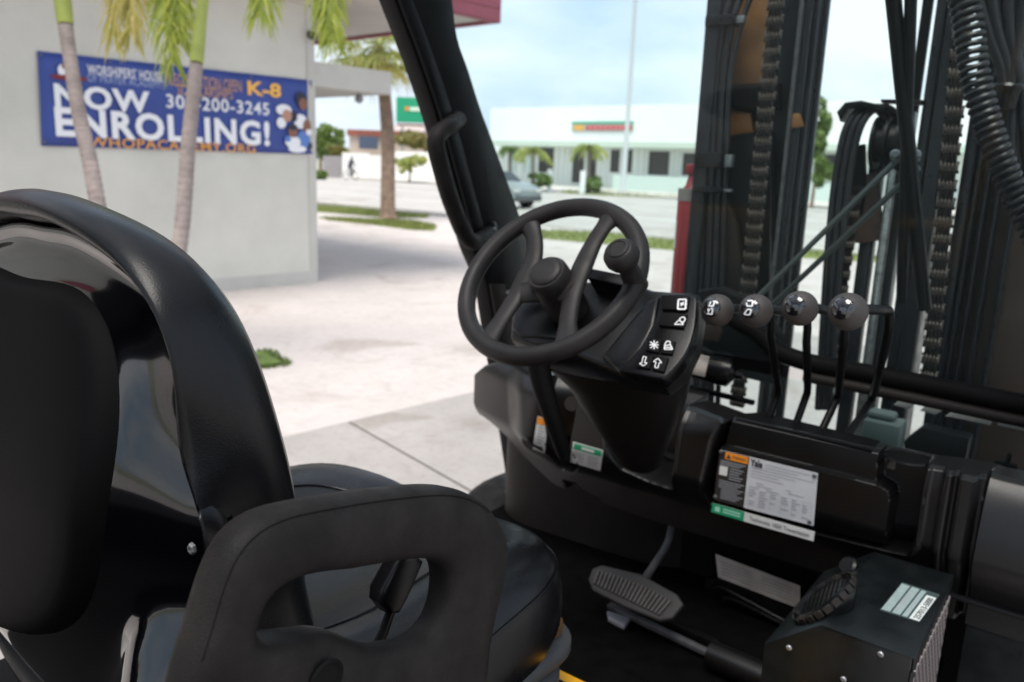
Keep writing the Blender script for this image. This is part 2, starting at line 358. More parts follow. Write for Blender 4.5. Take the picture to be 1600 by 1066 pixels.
def frond_path(name, pts, m, parent, nleaf=95, leaf=.36, w=.013, t0=.2):
    bm = bmesh.new(); P = smooth_path(pts, 6); n = len(P)-1; a_tube(bm, P, [.013, .010, .006, .003], 5)
    for k in range(nleaf):
        t = t0+(1-t0)*k/nleaf; f_ = t*n; i = min(int(f_), n-1); p = P[i].lerp(P[i+1], f_-i); tg = (P[i+1]-P[i]).normalized(); side = tg.cross(Vector((.6, -.8, .1))).normalized()
        ll = leaf*(1-.55*t)*random.uniform(.75, 1.15)*1.3
        for s in (-1, 1):
            d1 = (side*s*random.uniform(.35, .8)+tg*.7+Vector((random.uniform(-.35, .35), random.uniform(-.35, .35), -.15))).normalized(); q = p.copy(); prev = None; ww = w*random.uniform(.7, 1.3)
            for j in range(5):
                hw = ww*(1-j/4)**.6*.5+.001; sd_ = d1.cross(Vector((.6, -.8, 0))+Vector((random.uniform(-.2, .2), 0, 0))).normalized()
                cur = [bm.verts.new(q+sd_*hw), bm.verts.new(q-sd_*hw)]
                if prev: bm.faces.new((prev[0], prev[1], cur[1], cur[0]))
                prev = cur; q = q+d1*ll/4; d1 = (d1+Vector((0, 0, -random.uniform(.25, .55)))).normalized()
    return B(name, bm, m, parent, smooth=False)
def feather_palm(path, rads, split, label, fronds):
    base = path[0]; t = thing('palm_tree', label, 'palm tree', (float(base[0]), float(base[1]), 0), 0, 'slender palms before the grey wall')
    sp = smooth_path(path, 8); k = int(len(sp)*split)
    bm = bmesh.new(); rr = np.interp(np.linspace(0, 1, len(sp)), np.linspace(0, 1, len(rads)), rads)
    kk = sp[:k+1]; fine = []; fr_ = []
    for i in range(len(kk)-1):
        for q_ in range(4): fine.append(kk[i].lerp(kk[i+1], q_/4)); fr_.append((rr[i]*(1-q_/4)+rr[i+1]*q_/4)*(1.05 if (i*4+q_) % 3 == 0 else .985+random.uniform(-.015, .015)))
    a_tube(bm, fine, fr_, 16); B('trunk', bm, bark, t)
    bm = bmesh.new(); r3 = np.array(rr[k:])*1.12; r3[0] *= .95; a_tube(bm, sp[k:], r3, 14); B('crownshaft', bm, shaft, t)
    for f_ in fronds: frond('frond', path[-1], *f_, t)
    return t
def bushy(name, label, cat, c, rx, ry, rz, n, leaf, m, trunk=0, group=None):
    t = thing(name, label, cat, (c[0], c[1], 0), 0, group)
    bm = bmesh.new(); clumps = [(random.gauss(0, .45), random.gauss(0, .45), random.gauss(0, .45), random.uniform(.25, .55)) for _ in range(14)]
    for _ in range(n):
        q = random.choice(clumps); u_ = Vector((random.gauss(0, 1), random.gauss(0, 1), random.gauss(0, 1))).normalized()*q[3]*random.uniform(.6, 1.05)
        p = Vector((c[0]+(q[0]+u_.x)*rx, c[1]+(q[1]+u_.y)*ry, max(.02, c[2]+(q[2]+u_.z)*rz)))
        a = Vector((random.gauss(0, 1), random.gauss(0, 1), random.gauss(0, 1))).normalized(); b = a.orthogonal().normalized(); s = leaf*random.uniform(.6, 1.3)
        bm.faces.new([bm.verts.new(p+a*s), bm.verts.new(p+b*s*.6), bm.verts.new(p-a*s), bm.verts.new(p-b*s*.6)])
    B('crown', bm, m, t, smooth=False)
    if trunk:
        bm = bmesh.new(); a_tube(bm, [(c[0], c[1], 0), (c[0]+.05, c[1], c[2]*.6), (c[0], c[1], c[2])], [trunk, trunk*.7, trunk*.3], 8); B('trunk', bm, bark2, t)
    return t

# ------------------------------------------------------------------ grey building with banner
wa = Z(495, 441, 0); wd = np.array([math.sin(R(4.5)), math.cos(R(4.5)), 0]); wn = np.array([wd[1], -wd[0], 0])
def wall_hit(px, py):
    p = PL(px, py, wa, wn); return float((p-wa)@wd), float(p[2])
def WP(s, z, out=0.): return V3(wa+wd*s+wn*out+np.array([0, 0, z]))
greyw = mat('grey_stucco', (.57, .555, .50), .85, var=.09, vscale=1.1, bump=.35, bscale=45, bdist=.01)
greyt = mat('grey_trim', (.50, .49, .45), .8, var=.08, vscale=2)
soff = mat('soffit_paint', (.50, .47, .44), .8, var=.08, vscale=1.5)
maroon = mat('maroon_fascia', (.28, .06, .09), .6, var=.1, vscale=2)
gbld = thing('grey_building', 'grey stucco building with maroon roof edge and a blue banner on its side', 'building', tuple(wa))
def wbox(name, s0, s1, o0, o1, z0, z1, m, parent, bev=0.):
    bm = bmesh.new(); a_prism(bm, [WP(s0, z0, o0), WP(s1, z0, o0), WP(s1, z0, o1), WP(s0, z0, o1)], (0, 0, z1-z0), bev); return B(name, bm, m, parent, smooth=False)
wbox('wall', -16, 0, -7, 0, 0, 3.60, greyw, gbld)
wbox('wall_base', -16, 0.01, -7, .012, 0, .16, greyt, gbld)
wbox('wall_head_trim', -16, .02, -7, .06, 3.44, 3.60, soff, gbld)
wbox('corner_trim', -.10, .012, -.5, .014, .16, 3.43, greyt, gbld)
rf = wbox('roof', -16, 2.62, -9, .55, 3.62, 3.72, soff, gbld)
fa = wbox('roof_fascia', -16.1, 2.72, .55, .65, 3.58, 4.4, maroon, gbld); wbox('roof_fascia', 2.62, 2.72, -9, .545, 3.58, 4.4, maroon, gbld)
for k in range(22):
    wbox('fascia_board', 2.722, 2.728, -9+.42*k, -9+.42*k+.4, 3.59, 4.39, maroon, gbld)
for k in range(5):
    wbox('fascia_board', -3.0, 2.71, .652, .660, 3.60+.165*k, 3.60+.165*k+.15, maroon, gbld)
wbox('entrance_canopy', .012, 1.3, -4, -.05, 2.50, 2.80, greyt, gbld)
p_ = WP(-.06, 3.1, .03); bm = bmesh.new(); a_lathe(bm, [(0, .05), (.12, .05), (.14, .035)], p_, wn+np.array([0, 0, -.3]), 14); B('security_camera', bm, mat('dark_housing', (.05, .05, .05), .5), gbld)
p_ = WP(1.02, 2.49, -.4); bm = bmesh.new(); a_sphere(bm, p_-Vector((0, 0, .06)), .06, 12, 8); a_box(bm, p_-Vector((.03, .03, .05)), p_+Vector((.03, .03, 0))); B('dome_camera', bm, mat('grey_housing', (.25, .25, .25), .5), gbld)

ban = thing('banner', 'blue school enrolment banner with white letters hung on the grey wall', 'banner', tuple(WP(-3.1, 1.6, .02)))
bluem = mat('banner_vinyl', (.030, .060, .27), .5, var=.12, vscale=2.5)
s0, z0 = wall_hit(64, 228); s1, z1 = wall_hit(486, 126); s0b, z0b = wall_hit(57, 80); s1b, z1b = wall_hit(487, 241)
bm = bmesh.new(); rows = []
for j in range(9):
    row = []
    for i in range(41):
        u_, v_ = i/40, j/8
        s = (s0*(1-v_)+s0b*v_)*(1-u_)+(s1b*(1-v_)+s1*v_)*u_; z = (z0*(1-v_)+z0b*v_)*(1-u_)+(z1b*(1-v_)+z1*v_)*u_
        row.append(bm.verts.new(WP(s, z, .014+.010*math.sin(u_*17+v_*2)*math.sin(v_*3.1)+.005*math.sin(u_*41+v_*3))))
    rows.append(row)
for A, Bq in zip(rows, rows[1:]):
    for i in range(40): bm.faces.new((A[i], A[i+1], Bq[i+1], Bq[i]))
bnr = B('vinyl_sheet', bm, bluem, ban, angle=180)
sm_ = bnr.modifiers.new('thick', 'SOLIDIFY'); sm_.thickness = .002; sm_.offset = -1
def btext(body, bl, tr, m, bold=.0, sp=1.0):
    a = wall_hit(*bl); b = wall_hit(*tr); M = frame(WP(a[0], a[1], .034), wd, (0, 0, 1)); return text('lettering', body, M, b[0]-a[0], b[1]-a[1], m, ban, bold, sp=sp)
bw = mat('banner_white', (.78, .78, .80), .5); bo = mat('banner_orange', (.72, .33, .06), .5); bpale = mat('banner_pale_blue', (.35, .42, .62), .5); bor = mat('banner_light_orange', (.55, .30, .18), .5)
btext('NOW', (84.4, 167.5), (231, 143.4), bw, .036, 1.1)
btext('ENROLLING!', (86, 213.3), (418.5, 190), bw, .036, 1.12)
btext("WORSHIPERS' HOUSE", (135, 116.4), (251.4, 113), bw, .012, 1.08)
btext('OF PRAYER ACADEMY', (135, 127.5), (251, 127), bpale, 0, 1.1)
btext('305-200-3245', (258, 168.5), (418, 161.3), bw, .014, 1.08)
btext('REGISTRATION OPEN', (262, 133.5), (374.6, 126.5), bor)
btext('SCHOLARSHIPS', (275, 148), (361, 140), bor)
btext('K-8', (384.7, 148.5), (436.4, 131.6), mat('banner_gold', (.85, .45, .08), .5), .03)
btext('WHOPACADEMY.ORG', (136.7, 229.5), (396.5, 225.8), bo, .012, 1.08)
def bblob(px, py, rx, ry, m, out=.036, n=14):
    s, z = wall_hit(px, py); bm = bmesh.new(); k = .0074
    bm.faces.new([bm.verts.new(WP(s+rx*k*math.cos(2*math.pi*i/n), z+ry*k*math.sin(2*math.pi*i/n), out)) for i in range(n)])
    return bm
bm = bblob(98, 111, 8, 9, None); B('emblem', bm, bw, ban, smooth=False)
bm = bblob(100, 104, 5, 4, None, .038); B('emblem', bm, redm, ban, smooth=False)
bm = bblob(106, 122, 24, 3.5, None, .037); B('emblem', bm, redm, ban, smooth=False)
skin1 = mat('print_brown', (.22, .10, .06), .6); skin2 = mat('print_tan', (.45, .24, .17), .6); prdark = mat('print_black', (.02, .02, .035), .6); prblue = mat('print_blue', (.10, .20, .50), .6)
for (px, py, a, b, m, o_) in ((468, 155, 11, 11, prdark, .036), (471, 163, 8, 10, skin1, .038), (441, 172, 15, 9, bw, .036), (446, 181, 9, 10, skin2, .039), (458, 182, 5, 9, prdark, .038), (467, 190, 13, 12, bw, .037),
                              (437, 192, 9, 9, bw, .038), (477, 198, 8, 12, skin1, .039), (455, 206, 9, 10, skin1, .041), (455, 199, 9, 5, prdark, .042), (472, 218, 13, 15, prblue, .038), (455, 222, 15, 10, bw, .040),
                              (462, 233, 18, 6, bw, .041), (480, 207, 6, 5, bw, .041), (447, 217, 6, 5, prblue, .043), (482, 228, 4, 6, prdark, .042)):
    B('printed_figure', bblob(px, py, a, b, m, o_), m, ban, smooth=False)

for q in ((62, 86), (170, 98), (280, 110), (390, 121), (482, 131), (67, 222), (180, 226), (330, 232), (482, 236)):
    s_, z_ = wall_hit(*q); bm = bmesh.new(); a_lathe(bm, [(0, .012), (.003, .012), (.004, .006)], WP(s_, z_, .032), wn, 12); B('eyelet', bm, zinc, ban)
# near palms, 6 m away
def at(px, py, D): return C+ray(px, py)*D
D1 = 5.6
p1 = [at(182, 470, D1), at(160, 360, D1), at(140, 250, D1), at(122, 170, D1), at(106, 66, D1), at(98, 0, D1), at(94, -60, D1)]
p1 = [np.array([p1[0][0]+.03, p1[0][1], 0.])]+p1
p2 = [at(268, 480, D1), at(285, 350, D1), at(294, 230, D1), at(306, 110, D1), at(314, 30, D1), at(322, -40, D1)]
p2 = [np.array([p2[0][0], p2[0][1], 0.])]+p2
L0 = R(37)  # image-right direction
pA = feather_palm(p1, [.07, .055, .052, .05, .045, .05, .05], .76, 'slender palm with thicker green shaft, crossing the first letters of the banner',
             [(R(200), 1.1, .4, .6, palmleaf), (R(-80), 1.1, .5, .5, palmleaf), (R(140), 1.0, .5, .6, palmleaf)])
pB = feather_palm(p2, [.07, .055, .052, .05, .045, .036, .034], .68, 'slender palm leaning right, crossing the middle of the banner',
             [(R(-70), .9, .5, .4, palmleaf), (R(120), 1.0, .5, .5, palmleaf)])
for pts, m_, own in (([(94, -60), (120, -120), (150, -130), (172, -90), (182, -20), (176, 55)], palmdry, pA), ([(94, -60), (130, -100), (175, -110), (200, -60), (206, 0), (203, 50)], palmdry, pA),
                     ([(322, -40), (300, -90), (272, -100), (255, -50), (258, 20), (268, 95)], palmleaf, pB), ([(322, -40), (308, -100), (290, -110), (276, -60), (280, 0), (282, 60)], palmleaf, pB),
                     ([(322, -40), (350, -110), (385, -120), (408, -80), (412, -30), (408, 20)], palmleaf, pB), ([(322, -40), (380, -130), (450, -150), (495, -90), (515, -10), (518, 60)], palmleaf, pB),
                     ([(322, -40), (370, -100), (430, -130), (475, -100), (500, -40), (508, 30)], palmleaf, pB)):
    frond_path('frond', [at(a, b, D1+.02*k) for k, (a, b) in enumerate(pts)], m_, own)
# ------------------------------------------------------------------ sabal palm by the street
sb = Z(607, 344, 0); t = thing('palm_tree', 'stout brown palm trunk by the street beside the grey canopy', 'palm tree', tuple(sb))
Ds = (sb-C)@_f
top = at(592, 75, Ds)
bm = bmesh.new(); a_tube(bm, smooth_path([sb, at(606, 320, Ds), at(606, 220, Ds), at(600, 140, Ds), top], 7), [.27, .20, .185, .17, .16], 16); B('trunk', bm, bark2, t)
for k in range(42):
    bm = bmesh.new(); az = random.uniform(0, 6.28); el = random.uniform(-.9, .75); d = Vector((math.cos(az)*math.cos(el), math.sin(az)*math.cos(el), math.sin(el)))
    b = V3(top)+Vector((0, 0, .1)); L_ = random.uniform(.6, 1.15); e = b+d*L_; a_tube(bm, [b, b.lerp(e, .5)+Vector((0, 0, .05)), e], .015, 4)
    sd_ = d.cross(Vector((0, 0, 1))).normalized(); upv = sd_.cross(d)
    for j in range(17):
        a = (j-8)/8*1.25; dd_ = (d*math.cos(a)+sd_*math.sin(a)+upv*.15*math.cos(a*2)).normalized(); ll = random.uniform(.9, 1.3); q = e.copy(); prev = None
        for i in range(4):
            hw = .03*(1-i/3)**.7+.002; s2 = dd_.cross(upv).normalized(); cur = [bm.verts.new(q+s2*hw), bm.verts.new(q-s2*hw)]
            if prev: bm.faces.new((prev[0], prev[1], cur[1], cur[0]))
            prev = cur; q = q+dd_*ll/3; dd_ = (dd_+Vector((0, 0, -random.uniform(.25, .8)))).normalized()
    B('fan_leaf', bm, sableaf if el > -.55 else palmdry, t, smooth=False)

# ------------------------------------------------------------------ across the street, left of the pillar
def far(px, py, Dk): return at(px, py, Dk)
def fbox(name, x0, y0, x1, y1, Dk, dep, m, parent=None, bev=0., zmin=None):
    """upright box whose near face spans the given sight lines at distance Dk"""
    a = at(x0, y1, Dk); b = at(x1, y1, Dk); ztop = (at(x0, y0, Dk)[2]+at(x1, y0, Dk)[2])/2; zb = (a[2]+b[2])/2 if zmin is None else zmin
    dv = b-a; dv[2] = 0; nv = np.array([-dv[1], dv[0], 0]); nv = nv/np.linalg.norm(nv)*dep
    bm = bmesh.new(); a_prism(bm, [(a[0], a[1], zb), (b[0], b[1], zb), (b[0]+nv[0], b[1]+nv[1], zb), (a[0]+nv[0], a[1]+nv[1], zb)], (0, 0, ztop-zb), bev); return B(name, bm, m, parent, smooth=False)
whitew = mat('white_wall_paint', (.80, .78, .74), .8, var=.05, vscale=.4)
gw = fbox('garden_wall', 535, 239, 577, 275, 66, .3, whitew, zmin=0); tag(gw, 'short white wall block behind the cyclist', 'wall')
gw = fbox('garden_wall', 578, 243, 612, 272, 68, .3, whitew, zmin=0); tag(gw, 'white wall stretch left behind the brown palm trunk', 'wall')
gw = fbox('garden_wall', 613, 239, 760, 276, 66, .3, whitew, zmin=0); tag(gw, 'long white wall right of the brown palm trunk under the green hedge', 'wall')
gw = fbox('gate_panel', 505, 244, 534, 270, 67, .2, mat('grey_gate', (.30, .28, .28), .7, var=.1, vscale=2), zmin=0); tag(gw, 'low grey gate left of the white wall block', 'gate')
rb = thing('red_roofed_house', 'low building with a rusty red roof line behind the hedge', 'house', tuple(at(600, 230, 85)*np.array([1, 1, 0])))
fbox('wall', 546, 214, 700, 262, 86, 6, mat('cream_wall', (.55, .45, .38), .8), rb, zmin=0); fbox('roof', 542, 205, 704, 214.5, 85, 8, mat('rust_roof', (.28, .09, .06), .7, var=.2, vscale=.5), rb)
fbox('window', 561, 213, 590, 233, 84.5, .2, mat('blue_grey_pane', (.07, .09, .14), .3), rb)
for (px, py, wpx, hpx, Dk, m, lab) in ((516, 218, 36, 25, 72, treeleaf, 'round green tree next to the grey wall corner'), (500, 222, 22, 22, 71, treeleaf, 'dark green tree touching the edge of the grey wall'),
                                      (640, 222, 36, 14, 74, warmleaf, 'yellow green hedge above the long white wall'), (528, 234, 22, 8, 69, warmleaf, 'low orange green shrub over the grey gate'), (500, 276, 9, 6, 60, treeleaf, 'small dark shrub at the grey wall corner')):
    p = at(px, py, Dk); k = Dk/F; bushy('tree' if hpx > 16 else 'shrub', lab, 'tree' if hpx > 16 else 'shrub', p, wpx*k, wpx*k*.7, hpx*k, 1500, .22, m, .15 if hpx > 16 else 0)
p = at(640, 262, 60); t = bushy('potted_palm', 'tiny green palm before the long white wall', 'palm tree', np.array([p[0], p[1], 1.5]), 1.1, 1.1, .6, 300, .25, sableaf, .08)
bb = thing('billboard', 'green billboard behind the brown palm trunk', 'billboard', tuple(at(650, 260, 80)*np.array([1, 1, 0])))
fbox('panel', 619, 153, 672, 192, 80, .4, mat('billboard_green', (.01, .30, .15), .5), bb); fbox('catwalk', 620, 194, 675, 197, 79.6, .6, mat('rusty_walk', (.22, .10, .07), .7), bb)
for q in (628, 664): fbox('support_post', q-1.2, 196, q+1.2, 262, 80.2, .25, mat('post_grey', (.2, .2, .2), .6), bb, zmin=0)
fbox('lettering', 640, 168, 672, 174, 79.7, .02, mat('sign_pale', (.62, .75, .6), .5), bb); fbox('emblem', 633, 167, 638, 173, 79.7, .02, orange_l, bb)
sv = fbox('storefront', 616, 197, 668, 206, 92, 3, whitew, zmin=0); tag(sv, 'white flat building below the green billboard', 'building')

# cyclist
cy = at(548, 280, 62); kx = Vector((1, 0, 0))
def wheel(bm, c, r, seg=18): a_tube(bm, [(c[0]+r*math.cos(2*math.pi*i/seg), c[1], c[2]+r*math.sin(2*math.pi*i/seg)) for i in range(seg)], .025, 6, closed=True)
bt = thing('bicycle', 'dark bicycle crossing in front of the white wall', 'bicycle', (cy[0], cy[1], 0))
x0, y0 = float(cy[0]), float(cy[1])
for dx in (-.5, .5):
    bm = bmesh.new(); wheel(bm, (x0+dx, y0, .34), .33); B('wheel', bm, matteblk, bt)
bm = bmesh.new()
for a, b in (((-.5, .34), (-.15, .8)), ((-.15, .85), (0, .3)), ((0, .3), (.38, .8)), ((-.15, .8), (.38, .82)), ((.36, .98), (.5, .34)), ((-.5, .34), (0, .3))): a_tube(bm, [(x0+a[0], y0, a[1]), (x0+b[0], y0, b[1])], .02, 6)
B('frame', bm, matteblk, bt)
bm = bmesh.new(); a_tube(bm, [(x0+.36, y0-.25, 1.02), (x0+.36, y0+.25, 1.02)], .015, 6); B('handlebar', bm, matteblk, bt)
bm = bmesh.new(); a_box(bm, (x0-.28, y0-.07, .86), (x0-.03, y0+.07, .92), .02); B('saddle', bm, matteblk, bt)
def skin_person(name, joints, edges, radii, m):
    me = bpy.data.meshes.new(name); me.from_pydata([tuple(map(float, j)) for j in joints], edges, []); o = bpy.data.objects.new(name, me); COL.objects.link(o); me.materials.append(m)
    o.modifiers.new('skin', 'SKIN')
    for v, r_ in zip(me.skin_vertices[0].data, radii): v.radius = (r_, r_)
    me.skin_vertices[0].data[0].use_root = True
    o.modifiers.new('sub', 'SUBSURF').levels = 1; return o
J = [(-.14, 0, .95), (-.02, 0, 1.2), (.08, 0, 1.45), (.12, 0, 1.55), (.16, 0, 1.66), (.17, 0, 1.78), (.06, -.18, 1.42), (.22, -.22, 1.2), (.36, -.22, 1.05), (.06, .18, 1.42), (.22, .22, 1.2), (.36, .22, 1.05),
     (-.1, -.1, .92), (.28, -.11, .78), (.1, -.12, .42), (.22, -.12, .36), (-.1, .1, .92), (.16, .11, .6), (-.04, .12, .26), (.08, .12, .2)]
pe = skin_person('person', [(x0+a, y0+b, c) for a, b, c in J], [(0, 1), (1, 2), (2, 3), (3, 4), (4, 5), (2, 6), (6, 7), (7, 8), (2, 9), (9, 10), (10, 11), (0, 12), (12, 13), (13, 14), (14, 15), (0, 16), (16, 17), (17, 18), (18, 19)],
                 [.15, .15, .16, .06, .10, .09, .06, .045, .04, .06, .045, .04, .09, .07, .05, .04, .09, .07, .05, .04], mat('dark_clothes', (.05, .055, .08), .8))
tag(pe, 'distant person in dark clothes riding a bicycle past the white wall', 'person')

# car: low silver saloon
def car(px, py, label):
    c = Z(px, py, 0); t = thing('parked_car', label, 'car', (float(c[0]), float(c[1]), 0), R(-4)); Rz = Matrix.Rotation(R(-4), 4, 'Z'); O = Matrix.Translation(V3(c)) @ Rz @ Matrix.Diagonal((.86, .95, .97, 1))
    prof = [(-2.2, .35), (-2.25, .7), (-2.1, .92), (-1.5, .98), (-.9, 1.36), (-.2, 1.43), (.5, 1.38), (1.05, 1.02), (1.9, .88), (2.2, .7), (2.25, .4), (2.15, .28), (-2.1, .28)]
    paint = mat('silver_paint', (.24, .27, .26), .3, .3, coat=.6)
    bm = bmesh.new(); rings = []
    for yv, k in ((-.86, .93), (-.8, 1), (0, 1.02), (.8, 1), (.86, .93)):
        rings.append([O @ Vector((x*(.985 if abs(yv) > .83 else 1), yv*(1-.16*max(0, (z-.95))/.45), z*k if z > .9 else z)) for x, z in prof])
    a_loft(bm, rings); B('body', bm, paint, t)
    for s in (-1, 1):
        bm = bmesh.new(); a_prism(bm, [O @ Vector((x, s*(.872-.14*max(0, (z-.95))/.45), z)) for x, z in ((-1.3, 1.0), (-.85, 1.3), (-.2, 1.36), (.45, 1.3), (.9, 1.0))], (Rz @ Vector((0, s*.012, 0)))); B('window', bm, mat('car_glass', (.02, .03, .035), .08), t)
    bm = bmesh.new(); a_prism(bm, [O @ Vector(q) for q in ((.56, -.66, 1.375), (.56, .66, 1.375), (1.07, .76, 1.04), (1.07, -.76, 1.04))], (Rz @ Vector((.012, 0, .012)))); B('windscreen', bm, MATS['car_glass'], t)
    for dx in (-1.38, 1.38):
        for s in (-1, 1):
            bm = bmesh.new(); a_lathe(bm, [(-.11, .24), (-.11, .31), (.11, .31), (.11, .24)], O @ Vector((dx, s*.80, .31)), Rz @ Vector((0, 1, 0)), 20); w_ = B('wheel', bm, matteblk, t)
            bm = bmesh.new(); a_lathe(bm, [(0, .2), (s*.02, .18)], O @ Vector((dx, s*.912, .31)), Rz @ Vector((0, 1, 0)), 16); B('rim', bm, alum, w_)
    for s in (-1, 1):
        bm = bmesh.new(); a_box(bm, (2.18, s*.66-.16, .62), (2.27, s*.66+.16, .74), .02, O); B('headlight', bm, white_l, t)
    bm = bmesh.new(); a_box(bm, (2.16, -.8, .30), (2.29, .8, .50), .03, O); B('bumper', bm, mat('bumper_dark', (.08, .085, .09), .5), t)
    return t
cr_ = car(766, 322, 'pale silver car on the street partly hidden by the black cab pillar')

# ------------------------------------------------------------------ white building across the street
wb0 = at(783, 287, 60); wb = thing('white_storefront_building', 'long white storefront building with a red and green sign across the street', 'building', (float(wb0[0]), float(wb0[1]), 0))
XL, XR = -36.0, 14.0; YB = 52.5
def by(x): return YB-.07*(x+10)
pA = Y(783, 288, 54.5); k_ = None
def bx(px, py, y=None):
    """point on the front of the white building"""
    n = np.array([.07, 1, 0]); p = PL(px, py, (-10, YB, 0), n); return p
def bbox(name, px0, py0, px1, py1, proud, m, parent, dep=.3, z0=None, z1=None):
    a = bx(px0, py1); b = bx(px1, py0); x0_, x1_ = a[0], b[0]; za = a[2] if z0 is None else z0; zb = b[2] if z1 is None else z1
    bm = bmesh.new(); a_prism(bm, [(x0_, by(x0_)-proud, za), (x1_, by(x1_)-proud, za), (x1_, by(x1_)-proud+dep, za), (x0_, by(x0_)-proud+dep, za)], (0, 0, zb-za)); return B(name, bm, m, parent, smooth=False)
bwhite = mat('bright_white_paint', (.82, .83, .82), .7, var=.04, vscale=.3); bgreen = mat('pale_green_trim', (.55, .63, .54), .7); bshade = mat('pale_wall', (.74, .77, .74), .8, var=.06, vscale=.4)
dglass = mat('dark_shop_glass', (.035, .032, .03), .15, var=.4, vscale=.5)
zt = bx(900, 169)[2]; zf = bx(900, 222)[2]; zg = bx(900, 230)[2]
print('building heights', zt, zf, zg, bx(783, 287), bx(1080, 300))
xl = bx(783, 200)[0]
def bb2(name, x0_, x1_, z0_, z1_, proud, dep, m, parent=wb):
    bm = bmesh.new(); a_prism(bm, [(x0_, by(x0_)-proud, z0_), (x1_, by(x1_)-proud, z0_), (x1_, by(x1_)-proud+dep, z0_), (x0_, by(x0_)-proud+dep, z0_)], (0, 0, z1_-z0_)); return B(name, bm, m, parent, smooth=False)
bb2('wall', xl, 20, 0, zg, 0, 10, bshade)
bb2('parapet', xl, 20, zf, zt, 1.5, 11.4, bwhite); bb2('soffit_band', xl-.1, 20, zg, zf-.01, 1.6, 1.6, bgreen)
bb2('side_wing', xl-9, xl-.01, 0, zf+.5, -1, 8, bwhite)
winpx = ((841, 866, 231, 270, 'window'), (893, 914, 233, 287, 'door'), (917, 933, 233, 280, 'window'), (953, 969, 234, 270, 'window'), (972, 989, 234, 271, 'window'), (1012, 1047, 237, 275, 'window'), (1065, 1100, 240, 276, 'window'), (1120, 1160, 242, 278, 'window'), (1190, 1230, 242, 280, 'window'), (1270, 1310, 242, 280, 'window'))
for (a, b, c, d, nm) in winpx:
    w_ = bbox(nm, a, c, b, d, .03, dglass, wb, .05)
    bbox('frame', a-1.2, d, b+1.2, d+1.5, .08, bwhite, w_, .1)
for a in (790, 812, 834, 869, 878, 886, 936, 945, 994, 1004, 1050, 1058, 1102, 1112):
    bbox('pilaster', a, 231, a+4.5, 290, .12, bwhite, wb, .15, z0=.1, z1=zg)
for a in (797, 803, 818, 826): bbox('shutter', a, 238, a+4, 268, .04, mat('pale_aqua_shutter', (.45, .60, .58), .7), wb, .06)
bbox('railing', 990, 283, 1400, 303, 3.2, mat('pale_green_wall', (.55, .65, .60), .8), wb, .2, z0=.1, z1=1.15)
# sign
sg = thing('shop_sign', 'long shop sign with green top and red band on the white parapet', 'sign', tuple(bx(957, 200)-np.array([0, 1.62, 0])))
def sbox(name, px0, py0, px1, py1, proud, m, dep=.05): return bbox(name, px0, py0, px1, py1, proud, m, sg, dep)
sbox('panel', 910.5, 191.5, 1006, 206.5, 1.60, mat('sign_grey_green', (.36, .45, .36), .5), .1)
sbox('top_strip', 911, 191.8, 1005.5, 195.5, 1.63, mat('sign_teal', (.03, .38, .26), .5), .02)
sbox('red_band', 933, 198, 1004, 205, 1.63, mat('sign_red', (.52, .03, .05), .5), .02); sbox('emblem', 914, 197.5, 930, 205.5, 1.64, mat('sign_gold', (.75, .38, .08), .5), .02)
for k in range(8): sbox('lettering', 937+k*8, 200.5, 942.5+k*8, 203, 1.65, mat('sign_pink', (.7, .35, .35), .5), .01)
def small_palm(px, py, D_, size, lab, m=None):
    p = at(px, py, D_); x_, y_, z_ = map(float, p); t = thing('palm_tree', lab, 'palm tree', (x_, y_, 0), 0, 'small palms before the white storefront')
    bm = bmesh.new(); a_tube(bm, smooth_path([(x_+.1, y_, 0), (x_+.05, y_, z_*.5), (x_, y_, z_)], 4), [.16, .11, .10], 8); B('trunk', bm, bark, t)
    for k in range(13):
        bm = bmesh.new(); a = 2*math.pi*k/13+random.uniform(-.2, .2); d = Vector((math.cos(a), math.sin(a), 0)); side = Vector((-d.y, d.x, 0)); up_ = random.uniform(.1, .75); L_ = size*random.uniform(.8, 1.1)
        P = [Vector((x_, y_, z_))+d*L_*u_+Vector((0, 0, L_*(up_*u_-.95*u_*u_))) for u_ in np.linspace(0, 1, 9)]; a_tube(bm, P, .02, 4)
        for i_ in range(1, 9):
            for q_ in range(3):
                b0 = P[i_-1].lerp(P[i_], q_/3)
                for s_ in (-1, 1):
                    e_ = b0+side*s_*size*.30*random.uniform(.6, 1)+d*size*.12+Vector((0, 0, -size*random.uniform(.12, .38))); w_ = d*.05
                    bm.faces.new([bm.verts.new(v_) for v_ in (b0-w_, b0+w_, e_)])
        B('frond', bm, m or sableaf, t, smooth=False)
small_palm(833, 232, 50, 1.35, 'feathery palm before the left windows of the white storefront')
small_palm(920, 228, 50, 1.15, 'feathery palm before the dark door of the white storefront')
small_palm(797, 231, 52, .9, 'small darker palm at the left end of the white storefront', treeleaf)
for (px, py, w_, h_, lab) in ((848, 284, 20, 7, 'low round bush by the left windows of the white storefront'), (925, 285, 16, 8, 'low round bush under the palm at the dark door')):
    p = at(px, py, 50); bushy('shrub', lab, 'shrub', np.array([p[0], p[1], .6]), w_*50/F, .8, .5, 700, .14, treeleaf)
q = fbox('planter_post', 906, 267, 914, 298, 49, .4, bwhite, zmin=0); tag(q, 'short white post beside the bush at the dark door', 'post')
q = fbox('planter_post', 855, 264, 862, 290, 50, .4, bwhite, zmin=0); tag(q, 'short white post beside the left windows', 'post')
